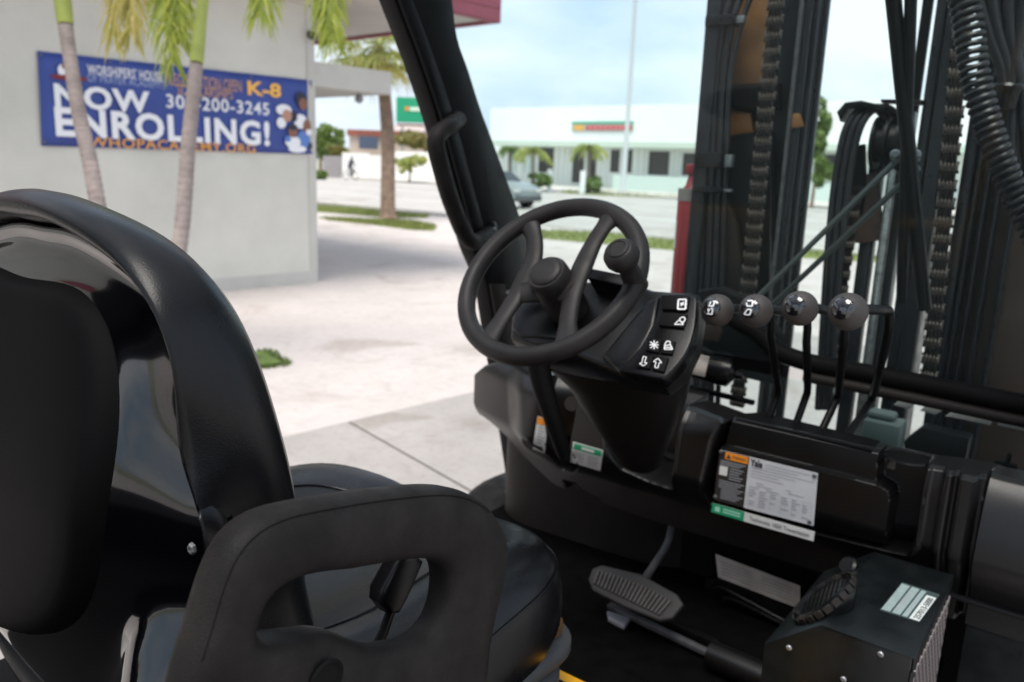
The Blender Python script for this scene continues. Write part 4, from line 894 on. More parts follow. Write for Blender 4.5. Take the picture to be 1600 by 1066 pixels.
for (u_, v_) in ((.012, .03), (.97, .06), (.96, .94), (.015, .93)):
    a, b = sub(Pc, u_, v_, u_, v_)[0]; bm = bmesh.new(); a_lathe(bm, [(0, .0042), (.002, .0042), (.003, .003)], Y(a, b, PY-.0005), (0, -1, 0), 14); B('screw', bm, zinc, dp)
Sc = [(1113, 786), (1273, 831), (1271, 846), (1111, 800)]
def dq(name, u0, v0, u1, v1, m, parent, lift): return quad(name, [Y(a, b, PY-lift) for a, b in sub(Sc, u0, v0, u1, v1)], m, parent)
bm = bmesh.new(); a_prism(bm, [Y(a, b, PY) for a, b in Sc], (0, .0008, 0)); o = B('transmission_sticker', bm, white_l, FK, smooth=False); dq('sticker_header', 0, 0, .315, 1, green_l, o, .0005)
dq('emblem', .03, .25, .08, .8, mat('pale_green_ink', (.3, .6, .45), .5), o, .0009)
for k in range(2): dq('lettering', .11, .25+k*.3, .28, .42+k*.3, MATS['pale_green_ink'], o, .0009)
ptext('Techtronix 100X Transmission', .37, .30, .95, .74, ink, .004, cc=Sc, lift=.0009, parent=o)
# footwell back wall with aged label and shelves
FY = .50
def fprism(name, pts, y, dep, m, bev=.004, parent=FK):
    bm = bmesh.new(); a_prism(bm, [Y(a, b, y) for a, b in pts], (0, dep, 0), bev); return B(name, bm, m, parent)
bm = bmesh.new(); a_box(bm, (-.25, .56, .45), (.80, .58, 1.05)); B('footwell_wall', bm, matteblk, FK)
bm = bmesh.new()
rings = []
for z_ in np.linspace(.50, 1.0, 12):
    rings.append([(-.53+.00*z_, .70, z_), (-.53, .60, z_)]+[(-.53+.25*(1-math.cos(a))*.55, .60-.10*math.sin(a), z_) for a in np.linspace(.25, 1.57, 8)]+[(-.15, .515, z_), (-.02, .53, z_), (.03, .56, z_)])
a_loft(bm, rings, False, False, closed=False); B('lower_cowl', bm, brownpl, FK, angle=180)
lc = [(1118, 866), (1250, 916), (1250, 952), (1122, 902)]
fprism('instruction_label', lc, .47, .001, aged_l, 0)
for k in range(5):
    for h_ in (0, 1):
        q = sub(lc, .06+.48*h_, .2+k*.14, .42+.48*h_, .24+k*.14); quad('lettering', [Y(a, b, .4692) for a, b in q], mat('faded_ink', (.25, .22, .2), .6), FK)
for (a, b, c, d, yy) in ((1118, 920, 1220, 968, .46), (1130, 936, 1215, 972, .455), (1118, 984, 1190, 1012, .40), (1120, 1000, 1190, 1030, .39)):
    bm = bmesh.new(); a_tube(bm, smooth_path([Y(a, b+6, yy), Y(a+12, b, yy), Y(c, d, yy), Y(c+40, d+20, yy)], 4), .005, 8); B('cable_duct', bm, plastic2, FK)
fprism('duct_panel', [(1100, 905), (1140, 905), (1270, 955), (1290, 1010), (1100, 1000)], .475, .03, plastic2)
# floor
fz = .66
bm = bmesh.new(); a_box(bm, (-.53, -.16, fz-.03), (.62, .60, fz), .004); B('floor_plate', bm, mat('floor_mat_black', (.003, .003, .003), .9, spec=.03, var=.3, vscale=30), FK)
e0 = Z(948, 952, fz+.01); e1 = Z(1105, 1028, fz+.01); e2 = Z(1290, 1120, fz+.01)
for off_, m_, h_ in ((0, steel, .012), (.03, steelblk, .02)):
    dv = (e1-e0)/np.linalg.norm(e1-e0); nv = np.array([-dv[1], dv[0], 0]); a = e0+nv*off_; b = e1+nv*off_
    bm = bmesh.new(); a_prism(bm, [a, b, b+nv*.016, a+nv*.016], (0, 0, h_), .002); B('pedal_plate_edge', bm, m_, FK)
bm = bmesh.new(); a_prism(bm, [Z(948, 960, fz+.004), Z(985, 972, fz+.004), Z(975, 985, fz+.004), Z(950, 972, fz+.004)], (0, 0, .01), .002); B('hinge_plate', bm, mat('pale_hinge', (.35, .34, .38), .4, .5), FK)
bm = bmesh.new(); a_tube(bm, [Z(1110, 1022, fz+.03), Z(1200, 1062, fz+.03), Z(1330, 1125, fz+.03)], .028, 16); B('floor_tube', bm, plastic, FK)
for q in ((892, 882), (898, 896)):
    a = Y(q[0], q[1], .44); b = Y(q[0]+22, q[1]+9, .44); bm = bmesh.new(); a_tube(bm, [a, b], .004, 6); B('cable', bm, brownpl, FK)
# brake pedal
pz = .76
pc4 = [(925, 888), (940, 882), (1000, 896), (1058, 928), (1068, 944), (1050, 966), (1030, 970), (975, 948), (925, 922), (919, 905)]
pq = (0, -.62, .78)
pp0 = np.array(Z(990, 925, pz))
bm = bmesh.new(); a_prism(bm, [PL(a, b, pp0, pq) for a, b in pc4], tuple(-.014*v for v in pq), .005, 3); pd = B('brake_pedal', bm, mat('pedal_base_shaded', (.022, .019, .017), .6), FK)  # pad coloured darker than the ribs, painting shade into the gaps
for k in range(19):
    t_ = k/18; a = (936+t_*(1048-936), 891+t_*(938-891)-5*math.sin(t_*3.14)); b = (926+t_*(1026-926)+2, 913+t_*(961-913)); m0 = PL(*a, pp0+np.array(pq)*.003, pq); m1 = PL(*b, pp0+np.array(pq)*.003, pq)
    bm = bmesh.new(); a_tube(bm, [m0*.97+m1*.03, m1*.97+m0*.03], .0034, 6); B('rib', bm, mat('pedal_rib_rubber', (.06, .052, .046), .55, var=.3, vscale=40), pd)
pa = [V3(pp0)+Vector((-.0, .02, .0)), V3(Y(1024, 880, .42)), V3(Y(1045, 843, .47)), V3(Y(1052, 800, .5))]
bm = bmesh.new(); a_tube(bm, smooth_path(pa, 5), .009, 10, flat=.6); B('pedal_arm', bm, mat('grey_arm', (.06, .06, .065), .4), pd)

# heater box
hz0 = .952
Hc = [Z(*q, hz0) for q in ((1281, 978), (1415, 1031), (1495, 899), (1370, 868))]
x0h, x1h = .502, .633; y0h, y1h = .012, .326
bm = bmesh.new(); a_prism(bm, [(x0h-.078, y0h, hz0-.065), (x0h, y0h, hz0), (x1h, y0h, hz0), (x1h, y0h, .62), (x0h-.078, y0h, .62)], (0, y1h-y0h, 0), .0025); hb = B('heater_box', bm, boxm, FK)
bm = bmesh.new(); a_box(bm, (x0h+.003, y0h-.0015, hz0+.0005), (x1h+.0025, y1h, hz0+.0025), .0008); B('heater_lid', bm, boxm, hb)
bm = bmesh.new(); a_box(bm, (x1h+.0005, y0h+.006, hz0-.022), (x1h+.003, y1h-.004, hz0-.001), .0005); a_box(bm, (x1h+.0005, y0h-.0015, .62), (x1h+.003, y0h+.012, hz0-.0225), .0005); a_box(bm, (x1h+.0005, y1h-.02, .62), (x1h+.003, y1h, hz0-.0225), .0005); B('grille_frame', bm, boxm, hb)
# expanded metal grille: zigzag strands
bm = bmesh.new(); cw, ch = .0115, .027
for k in range(27):
    yb = y0h+.014+k*cw
    if yb+cw > y1h-.022: break
    z_ = hz0-.026; sgn_ = 1 if k % 2 else -1; pts = []
    while z_ > .60: pts.append((x1h+.004, yb+cw/2+sgn_*cw*.42, z_)); sgn_ *= -1; z_ -= ch/2
    a_tube(bm, pts, .0017, 4)
GR = B('expanded_metal_grille', bm, mat('grille_metal', (.14, .12, .12), .4, .5), hb, smooth=False)
for q in ((1233, 1012), (1376, 1022), (1318, 1061)):
    bolt('screw', Y(*q, y0h), (0, -1, 0), .0045, alum, hb)
lb = [(1410, 911), (1468, 930), (1437, 972), (1376, 953)]
lz = hz0+.0032
def lq(name, u0, v0, u1, v1, m, lift=.0, parent=None): return quad(name, [Z(a, b, lz+lift) for a, b in sub(lb, u0, v0, u1, v1)], m, parent or hb)
# label with four paper strips, the last with a number
lbl = lq('parts_label', -.02, -.02, 1.0, 1.02, mat('clear_film', (.05, .07, .07), .15))
lbm = mat('label_grey_green', (.26, .33, .32), .45, var=.1, vscale=80)
for u0, u1 in ((.0, .22), (.27, .48), (.53, .66)): lq('paper_strip', u0, .02, u1, .97, lbm, .0006, lbl)
lq('paper_strip', .72, .12, .98, .98, mat('label_light', (.55, .58, .56), .45), .0006, lbl)
for u0 in (.30, .36, .57): 
    lq('lettering', u0, .2, u0+.03, .85, greyink, .001, lbl)
qa = [Z(a, b, lz+.0012) for a, b in sub(lb, .94, .92, .94, .2)]; bl = Z(*sub(lb, .95, .93, .95, .93)[0], lz+.0012); br = Z(*sub(lb, .95, .18, .95, .18)[0], lz+.0012); tl = Z(*sub(lb, .76, .93, .76, .93)[0], lz+.0012)
text('lettering', '257013-5000', frame(bl, br-bl, tl-bl), float(np.linalg.norm(br-bl)), float(np.linalg.norm(tl-bl))*.85, ink, lbl, .01)
# round louvred air vent on the sloping left side and its knob
vc = V3(PL(1290, 938, (x0h-.026, .14, hz0-.008), (-.6, 0, .8))); va = Vector((-.72, -.12, .68)).normalized()
bm = bmesh.new(); a_lathe(bm, [(-.025, .036), (-.010, .052), (0, .057), (.008, .057), (.012, .050), (.007, .045)], vc, va, 32); vt = B('air_vent', bm, plastic2, FK)
n1 = va.cross(Vector((0, 0, 1))).normalized(); n2 = va.cross(n1)
for k in range(22):
    a = 2*math.pi*k/22; p = vc+(n1*math.cos(a)+n2*math.sin(a))*.058+va*.004; bm = bmesh.new(); a_box(bm, (-.0065, -.0012, -.006), (.0065, .0022, .006), .001, frame(p, -n1*math.sin(a)+n2*math.cos(a), n1*math.cos(a)+n2*math.sin(a)), 1); B('vent_rib', bm, brownpl, vt)
for k in range(-4, 5):
    h_ = math.sqrt(.0435**2-(k*.0095)**2); bm = bmesh.new(); a_box(bm, (-h_, -.001, -.004), (h_, .001, .008), 0, frame(vc+n2*k*.0095, n1, n2)); B('louvre', bm, matteblk, vt)
bm = bmesh.new(); a_lathe(bm, [(-.02, .010), (.0, .012), (.012, .017), (.02, .018), (.024, .014)], V3(Y(1334, 892, .27)), (-.45, -.6, .6), 20); B('vent_knob', bm, plastic, FK)

# side panel right of the heater
bm = bmesh.new(); a_box(bm, (.66, .385, .55), (.95, .40, .885), .003); B('side_panel', bm, boxm, FK)
bm = bmesh.new(); a_tube(bm, [(.62, .372, .895), (.95, .372, .895)], .006, 8); B('panel_seam', bm, steelblk, FK)
# dash top: flat dark sheets paint the shade in lever slot and cup well
ctz = 1.1225
bm = bmesh.new(); a_lathe(bm, [(.0, .036), (.0025, .037), (.0035, .040), (.0, .042)], Z(1418, 716, ctz+.0005), (0, 0, 1), 32)
B('cup_holder', bm, plastic2, FK)
bm = bmesh.new(); a_lathe(bm, [(0, .0365), (.0016, .0365)], Z(1418, 716, ctz+.0005), (0, 0, 1), 32); B('cup_well_shade', bm, matteblk, FK)
tr_ = [Z(*q, ctz+.001) for q in ((1150, 648), (1190, 645), (1375, 690), (1362, 706), (1150, 656))]
bm = bmesh.new(); a_prism(bm, tr_, (0, 0, .0015)); B('lever_slot_shade', bm, matteblk, FK, smooth=False)
bm = bmesh.new(); a_prism(bm, [Z(1385, 732, ctz), Z(1390, 724, ctz), Z(1400, 722, ctz), Z(1398, 736, ctz)], (0, 0, .003), .001); B('corner_cap', bm, brownpl, FK)

# ------------------------------------------------------------------ levers
kp = [(1121, 485, 27.5), (1181, 486, 28.5), (1250, 482, 30), (1325, 487, 32.5)]
kxs = [(1204, 500, 1216, 612, 1200, 655), (1261, 512, 1262, 612, 1243, 665), (1319, 515, 1309, 620, 1283, 675), (1391, 500, 1364, 622, 1322, 685)]
labs = ['knob with lift and lower symbol', 'knob with tilt symbol', None, None]
for i, ((px, py, rp), (ax1, ay1, ax2, ay2, ax3, ay3)) in enumerate(zip(kp, kxs)):
    rr = .0285; c = at(px, py, rr*F/rp); kv = c
    slot = Y(ax3, ay3, .455); kink = np.array(X(ax2, ay2, slot[0]+.01)); top_ = np.array(X(ax1, ay1, c[0]+.005))
    axis = np.array([0.05, 1, .02]); axis = axis/np.linalg.norm(axis)
    if i < 3: top_ = X(ax1, ay1+10, c[0]+.003)
    path = [c+axis*.03, np.array([c[0]+.003, top_[1]-.014, c[2]*.4+top_[2]*.6+(.006 if i < 3 else 0)]), top_+np.array([0, .002, -.014]), kink*.9+top_*.1, kink*.96+slot*.04, kink*.6+slot*.4, slot+(slot-kink)*.2]
    bm = bmesh.new(); a_tube(bm, [path[0]]+[path[0]*.3+path[1]*.7]+[path[1], path[2]*.55+path[1]*.45+np.array([0, .004, .003]), path[2]]+path[3:], .0078, 12); lv = B('control_lever', bm, steelblk, FK, angle=80)
    rr = .0262
    prof = [(-rr, .002)]+[(-rr*math.cos(a), rr*math.sin(a)) for a in np.linspace(.25, 2.25, 16)]+[(rr*.95, rr*.48), (rr*1.25, rr*.34), (rr*1.6, rr*.27), (rr*1.62, .004)]
    bm = bmesh.new(); a_lathe(bm, prof, c, axis, 32); kb = B('knob', bm, mat('knob_rubber', (.036, .030, .027), .6, bump=.3, bscale=900, bdist=.0003), lv)
    cv = C-c; cv = cv/np.linalg.norm(cv); ca = (-axis*.75+np.array([-.02, 0, .25])); ca = ca/np.linalg.norm(ca)
    bm = bmesh.new(); cc = c+ca*0; R1 = rr+.0012
    a_lathe(bm, [(R1*math.cos(a), R1*math.sin(a)) for a in np.linspace(.60, .02, 8)], cc, ca, 28)
    kc = B('knob_cap', bm, capgloss, kb, angle=180)
    # printed symbols on the first two
    if i < 2:
        cx = Vector((1, 0, 0)); M = frame(V3(c)+V3(ca)*(rr+.0016), cx, V3(ca).cross(cx)*1.0)
        def stroke(bm, x0_, y0_, x1_, y1_, w_=.0011):
            d = Vector((x1_-x0_, y1_-y0_)); n_ = Vector((-d.y, d.x)).normalized()*w_; q = []
            for (u_, v_) in ((x0_+n_.x, y0_+n_.y), (x1_+n_.x, y1_+n_.y), (x1_-n_.x, y1_-n_.y), (x0_-n_.x, y0_-n_.y)):
                dz = math.sqrt(max(0, (rr+.0022)**2-u_*u_-v_*v_))-(rr+.0016); q.append(bm.verts.new(M @ Vector((u_, v_, dz))))
            bm.faces.new(q)
        bm = bmesh.new(); k_ = .0010
        if i == 0: segs = [(2, 10, 5, 10), (5, 10, 5, 2), (5, 2, -3, 2), (-1, 4, -1, 9), (5, -2, 5, -11), (5, -11, -3, -11), (2, -2, 5, -2), (-1, -4, -1, -9), (-3, -5.5, -1, -3.5), (1, -5.5, -1, -3.5)]
        else: segs = [(-5, 10, 3, 12), (3, 12, 5, 3), (5, 3, -3, 2), (-3, 2, -5, 7), (-6, -11, 3, -11), (3, -11, 5, -3), (5, -3, -1, -3), (-1, -3, -6, -11)]
        for s_ in segs: stroke(bm, *[v*k_ for v in s_])
        B('symbol', bm, whiteink, kc, smooth=False)

# ------------------------------------------------------------------ steering column, pod and wheel
Wc = np.array([-.003, -.017, 1.430]); Wn = np.array([.0, -.73, .68]); Wn = Wn/np.linalg.norm(Wn)
def WPn(px, py, lift=0.): return PL(px, py, Wc+Wn*lift, Wn)
# column shroud as a loft of rounded sections
def ring_px(lpx, lpy, rpx, rpy, depth, n=28, back=.10, p=2.6):
    """rounded section between a left and a right sight line at wheel-plane depth"""
    a = WPn(lpx, lpy, depth); b = WPn(rpx, rpy, depth); c = (a+b)/2; hx = np.linalg.norm(b-a)/2; ex = (b-a)/np.linalg.norm(b-a); ey = np.cross(Wn, ex); out = []
    for i in range(n):
        t_ = 2*math.pi*i/n; cx_, sy_ = math.cos(t_), math.sin(t_)
        out.append(c+ex*hx*abs(cx_)**(2/p)*(1 if cx_ > 0 else -1)+ey*(back*abs(sy_)**(2/p)*(1 if sy_ > 0 else -1)+back*.6))
    return out
bm = bmesh.new(); rings = [ring_px(808, 545, 1040, 590, -.12, back=.075), ring_px(838, 562, 1058, 600, -.15, back=.085), ring_px(872, 590, 1066, 625, -.19, back=.085), ring_px(900, 632, 1060, 660, -.24, back=.075), ring_px(930, 672, 1046, 698, -.30, back=.062), ring_px(952, 700, 1034, 722, -.36, back=.05), ring_px(964, 715, 1028, 735, -.42, back=.045)]
a_loft(bm, rings); B('steering_column', bm, mat('column_plastic', (.0055, .0045, .004), .46, spec=.25, bump=.4, bscale=1100, bdist=.0003), FK, angle=70)
def podprism(name, pts, lift, th, m, bev, parent=FK, seg=3):
    bm = bmesh.new(); a_prism(bm, [WPn(a, b, lift) for a, b in pts], tuple(-Wn*th), bev, seg); return B(name, bm, m, parent)
pod = podprism('instrument_pod', [(800, 468), (850, 452), (905, 438), (985, 440), (1020, 452), (1090, 458), (1092, 480), (1083, 530), (1062, 572), (1034, 594), (965, 582), (900, 553), (830, 540), (797, 528)], -.085, .055, plastic, .008)
podprism('display_screen', [(925, 427), (972, 436), (970, 452), (925, 444)], -.07, .02, mat('display_glass', (.25, .33, .31), .15), .001, pod)
podprism('display_hood', [(918, 418), (968, 428), (976, 440), (972, 446), (918, 434)], -.045, .04, plastic2, .002, pod)
podprism('pod_cover', [(806, 474), (850, 460), (868, 505), (872, 528), (812, 524), (800, 512)], -.080, .01, plastic, .003, pod)
podprism('pod_arm', [(985, 500), (1012, 470), (1030, 462), (1022, 510), (995, 560), (966, 578), (940, 556)], -.074, .03, plastic, .006, pod)
swp = podprism('switch_panel', dens([(1032, 459), (1060, 458), (1086, 460), (1089, 480), (1084, 520), (1070, 555), (1042, 588), (1030, 592), (1000, 586), (968, 577), (985, 560), (1008, 530), (1024, 495)], 3), -.068, .03, plastic2, .004)
def switch(c, m=matteblk):
    s = podprism('rocker_switch', c, -.0625, .012, m, .0016, swp, 2); return s
def psym(segs, c, parent, w_=.0009):
    """strokes in pixels measured from c"""
    bm = bmesh.new()
    for (a, b, c2, d) in segs:
        p = WPn(c[0]+a, c[1]+b, -.0618); q = WPn(c[0]+c2, c[1]+d, -.0618); e = (q-p); e = np.cross(e, Wn); e = e/np.linalg.norm(e)*w_; bm.faces.new([bm.verts.new(V3(v)) for v in (p+e, q+e, q-e, p-e)])
    return B('symbol', bm, whiteink, parent, smooth=False)
s = switch([(1036, 461), (1077, 463), (1074, 484), (1034, 483)]); psym([(1060-1066, -7, 6, -7), (6, -7, 5, 8), (5, 8, -7, 8), (-7, 8, -6, -7), (-3, -1, 3, 1), (-2, 3, 2, -3)], (1066, 475), s, .0014)
s = switch([(1032, 488), (1074, 491), (1068, 512), (1029, 508)]); psym([(-8, 4, 6, 4), (-8, 4, -1, -3), (-1, -3, 6, 4), (0, -5, 5, -8), (5, -8, 9, -5), (9, -5, 6, 1), (6, 1, 1, -1), (1, -1, 0, -5)], (1062, 503), s, .0009)
s = switch([(1014, 528), (1034, 531), (1029, 551), (1009, 547)]); psym([(-6, -5, 6, 5), (-6, 5, 6, -5), (-7, 0, 7, 0), (0, -7, 0, 7)], (1022, 539), s)
s = switch([(1036, 531), (1055, 533), (1050, 553), (1031, 551)]); psym([(-6, 6, 7, 6), (-5, 3, 6, 3), (-6, 6, -5, -2), (7, 6, 3, -2), (-5, -2, -2, -7), (-2, -7, 3, -6), (3, -6, 3, -1), (3, -1, -4, 0)], (1044, 540), s)
s = switch([(1001, 553), (1021, 556), (1015, 576), (995, 573)]); psym([(-5, 4, 2, 8), (2, 8, 7, 3), (-5, 4, -1, 3), (-1, 3, 1, -7), (1, -7, 6, -6), (6, -6, 3, 3), (3, 3, 7, 3)], (1004, 564), s, .0007)
s = switch([(1024, 556), (1044, 559), (1037, 581), (1018, 577)]); psym([(-6, -2, 1, -7), (1, -7, 7, 0), (-6, -2, -2, -1), (-2, -1, -4, 7), (-4, 7, 1, 8), (1, 8, 3, 0), (3, 0, 7, 0)], (1027, 567), s, .0007)
# direction lever hanging from the pod
bm = bmesh.new(); a_tube(bm, smooth_path([WPn(838, 552, -.10), WPn(848, 600, -.14), WPn(866, 660, -.20), WPn(882, 712, -.27)], 5), [.022, .020, .017, .012], 14); B('tilt_lever', bm, matteblk, FK)
bm = bmesh.new(); a_tube(bm, [WPn(858, 465, -.07), WPn(792, 461, -.05)], [.006, .009], 10); B('turn_signal_lever', bm, plastic2, FK)
bm = bmesh.new(); a_lathe(bm, [(0, .016), (.02, .018), (.045, .018)], Y(900, 632, .42), (.2, -.6, .2), 16); B('ignition_lock', bm, brownpl, FK)

# wheel
e1w = Vector((1, 0, 0)); e2w = V3(Wn).cross(e1w).normalized()
WR = .1625; rt = .0165
sw = thing_loc = bpy.data.objects.new('steering_wheel', None); bpy.data.objects.remove(sw)
def wpt(a, r_, lift=0.): return V3(Wc)+e1w*math.cos(a)*r_+e2w*math.sin(a)*r_+V3(Wn)*lift
bm = bmesh.new(); pts = []
a_tube(bm, [wpt(2*math.pi*i/72, WR) for i in range(72)], rt, 16, closed=True); sw = B('steering_wheel', bm, wheelm, FK)
def wspoke(path, rads, flat=.55):
    bm = bmesh.new(); P = smooth_path([WPn(a, b, l_) for a, b, l_ in path], 7); a_tube(bm, P, rads, 14, flat=flat, up=tuple(Wn)); return B('spoke', bm, wheelm, sw, angle=180)
wspoke([(826, 345, 0), (835, 375, -.004), (832, 410, -.012), (812, 455, -.018), (790, 490, -.012), (757, 540, 0)], [.022, .016, .0175, .022, .019, .017, .024], .5)
wspoke([(965, 330, 0), (940, 360, .0), (920, 395, -.004), (898, 450, -.008), (888, 500, -.004), (886, 548, 0)], [.030, .017, .017, .020, .017, .016, .026], .5)
hc = V3(WPn(866, 446, -.015))
bm = bmesh.new(); a_lathe(bm, [(-.10, .036), (-.03, .038), (.015, .038), (.032, .037), (.038, .033), (.0385, .002)], hc, Wn, 40); hub = B('hub', bm, wheelm, sw)
bm = bmesh.new(); a_lathe(bm, [(.034, .0285), (.040, .0285), (.0425, .026), (.0435, .018), (.044, .002)], hc, Wn, 40); B('hub_cap', bm, wheelm, hub)
bm = bmesh.new(); P = [V3(WPn(815, 458, -.012)), hc+V3(Wn)*-.005, V3(WPn(897, 455, -.008))]; a_tube(bm, P, [.022, .03, .022], 14, flat=.5, up=tuple(Wn)); B('spoke', bm, wheelm, sw)
# spinner knob on the rim
kb_ = V3(WPn(1002, 447, .0)); kt = V3(WPn(985, 428, 0.0))
sp = at(962, 402, .0295*F/32*1.0); sb_ = V3(sp)
base = V3(WPn(992, 440, .0)); axk = V3(Wn)
bm = bmesh.new(); ctr = base+axk*.062
a_lathe(bm, [(-.075, .019), (-.05, .018), (-.03, .016), (-.018, .017), (-.010, .024), (.0, .0285), (.010, .0285), (.018, .024), (.022, .019), (.023, .002)], ctr, axk, 36); sk = B('spinner_knob', bm, wheelm, sw)
bm = bmesh.new(); a_lathe(bm, [(.0225, .0185), (.0245, .0175), (.025, .0135), (.0235, .0125), (.0235, .002)], ctr, axk, 36); B('knob_ring', bm, wheelm, sk)

# ------------------------------------------------------------------ hood, suspension, seat
bm = bmesh.new(); a_box(bm, (-.46, -1.45, .62), (.37, -.225, .868), .012, seg=3); B('engine_hood', bm, yellow, FK)
bm = bmesh.new(); a_box(bm, (-.62, -2.1, .3), (.60, -1.455, 1.14), .06, seg=4); B('counterweight', bm, matteblk, FK)  # unseen; raised and blackened to darken the seat shell's reflection
bm = bmesh.new(); a_box(bm, (-.445, -1.44, .8685), (.365, -.262, .878), .004); B('added_hood_sheet', bm, matteblk, FK)  # black sheet added to keep the yellow hood out of the shell's reflection
bm = bmesh.new(); a_box(bm, (-.58, -1.45, .25), (.55, .62, .615), .01); B('chassis', bm, matteblk, FK)
for (x_, y_) in ((-.62, .75), (.62, .75), (-.55, -1.2), (.55, -1.2)):
    bm = bmesh.new(); a_lathe(bm, [(-.1, .18), (-.11, .30), (-.06, .33), (.06, .33), (.11, .30), (.1, .18)], (x_, y_, .33), (1, 0, 0), 36); w_ = B('wheel', bm, rubber, FK)
    bm = bmesh.new(); a_lathe(bm, [(-.09, .175), (.09, .175)], (x_, y_, .33), (1, 0, 0), 24); B('wheel_rim', bm, yellow, w_)
def rrect(x0_, x1_, y0_, y1_, rad, n=7):
    out = []
    for (cx_, cy2, a0) in ((x1_-rad, y1_-rad, 0), (x0_+rad, y1_-rad, 90), (x0_+rad, y0_+rad, 180), (x1_-rad, y0_+rad, 270)):
        for k in range(n+1): a = R(a0+90*k/n); out.append((cx_+rad*math.cos(a), cy2+rad*math.sin(a)))
    return out
for k, (zb, ins) in enumerate(((.928, 0.0), (.876, .010))):
    bm = bmesh.new(); rings = []
    for t_, g_ in ((0, -.020), (.15, -.006), (.35, 0), (.65, 0), (.85, -.006), (1, -.020)):
        rings.append([(x_, y_, zb+.044*t_) for x_, y_ in rrect(-.25-g_+ins, .250+g_-ins, -.78-g_, -.240+g_-ins, .07)])
    a_loft(bm, rings); B('seat_bellows', bm, mat('bellows_rubber', (.040, .039, .040), .55, var=.2, vscale=15), FK)
bm = bmesh.new(); a_box(bm, (-.22, -.76, .968), (.235, -.285, .998), .008); B('seat_base', bm, mat('ochre_reflection', (.09, .042, .010), .5), FK)  # ochre paints the yellow hood's reflection under the cushion

# cushion
SY0, SY1 = -.80, -.255
def cush_top(x, y):
    z = 1.122+.028*np.exp(-((np.abs(x)-.20)/.055)**2)*np.clip((-.30-y)/.2, 0, 1)-.022*np.exp(-(x/.12)**2)-.018*np.exp(-((y+.60)/.12)**2)
    return z
n_ = 56
def se(t_, a, b, p): c_, s_ = math.cos(t_), math.sin(t_); return a*abs(c_)**(2/p)*(1 if c_ > 0 else -1), b*abs(s_)**(2/p)*(1 if s_ > 0 else -1)
rings = []; cyc = (SY0+SY1)/2; hb_ = (SY1-SY0)/2
for sc_, dz in ((.86, -.138), (.93, -.135), (.975, -.125), (.995, -.105), (1.0, -.085), (.995, -.055), (.97, -.028), (.93, -.010), (.87, 0), (.75, 0), (.6, 0), (.4, 0), (.2, 0), (.02, 0)):
    rg = []
    for i in range(n_):
        x_, y_ = se(2*math.pi*i/n_, .285*sc_, hb_*sc_, 3.6); y_ += cyc; rg.append((x_, y_, float(cush_top(np.array(x_), np.array(y_)))+dz if dz > -.09 else 1.122+dz))
    rings.append(rg)
seat = None
bm = bmesh.new(); a_loft(bm, rings); seat = B('operator_seat', bm, leather, FK, angle=180)
# seam around the cushion
for sc_, dz in ((.972, -.026), (.60, .0012)):
    bm = bmesh.new(); pts = []
    for i in range(n_):
        x_, y_ = se(2*math.pi*i/n_, .285*sc_, hb_*sc_, 3.6); y_ += cyc; pts.append((x_, y_, float(cush_top(np.array(x_), np.array(y_)))+dz))
    a_tube(bm, pts, .0011, 6, closed=True); B('seam', bm, leather, seat)

# backrest
BO = np.array([0, -.785, 1.2]); bu = np.array([0, 0., 1]); bk = np.array([0, -1., 0])
def bpx(px, py, d, tl=0.): p = PL(px, py, BO+bk*d, (0, 1, tl))-BO; return float(p[0]), float(p@bu)
def outline(pxs, d, extra, nn=128, vc=.10, tl=0., it=7, xc=-.045):
    pts = [bpx(a, b, d, tl) for a, b in pxs]+extra
    ang = [math.atan2(y_-vc, x_-xc) for x_, y_ in pts]; rad = [math.hypot(x_-xc, y_-vc) for x_, y_ in pts]
    # right half only, mirrored
    sel = sorted([(a, r_) for a, r_ in zip(ang, rad) if -math.pi/2-.02 <= a <= math.pi/2+.02]); cx2 = [(xc+r_*math.cos(a), vc+r_*math.sin(a)) for a, r_ in sel]; dn = []
    for (xa, ya), (xb, yb) in zip(cx2, cx2[1:]):
        for q_ in range(6): dn.append((xa+(xb-xa)*q_/6, ya+(yb-ya)*q_/6))
    dn.append(cx2[-1]); A_ = [math.atan2(y_-vc, x_-xc) for x_, y_ in dn]; Rr = [math.hypot(x_-xc, y_-vc) for x_, y_ in dn]
    out = []
    for i in range(nn):
        t_ = -math.pi/2+2*math.pi*i/nn; tt = t_ if t_ <= math.pi/2 else math.pi-t_; r_ = np.interp(tt, A_, Rr); out.append((xc+r_*math.cos(t_), vc+r_*math.sin(t_)))
    o_ = np.array(out)
    for _ in range(it): o_ = (np.roll(o_, 1, 0)+2*o_+np.roll(o_, -1, 0))/4
    return o_
O_ = outline([(60, 283), (130, 297), (200, 325), (245, 347), (290, 375), (322, 405), (350, 440), (378, 488), (400, 540), (430, 640), (450, 710), (465, 770), (475, 850), (479, 930), (478, 975)], -.072, [(-.045, .384), (.235, -.06), (.20, -.13), (.12, -.15), (-.045, -.155)], tl=.21, it=14)
I_ = outline([(40, 340), (60, 342), (100, 355), (130, 372), (190, 410), (225, 440), (250, 470), (270, 510), (285, 560), (292, 600), (291, 640), (272, 682), (275, 712), (300, 745), (322, 785), (335, 830), (335, 880)], .045, [(-.045, .345), (.225, .0), (.215, -.10), (.16, -.19), (.05, -.235), (-.045, -.24)])
Pq = outline([(0, 440), (60, 444), (95, 455), (115, 480), (132, 520), (150, 560), (170, 620), (185, 680), (190, 730), (190, 780), (188, 830), (180, 880), (168, 930), (150, 960), (120, 980), (80, 985), (40, 973)], .064, [(-.16, .300), (-.16, -.095)], xc=-.16)
print('O', O_[::8]); print('I', I_[::8]); print('P', Pq[::8])
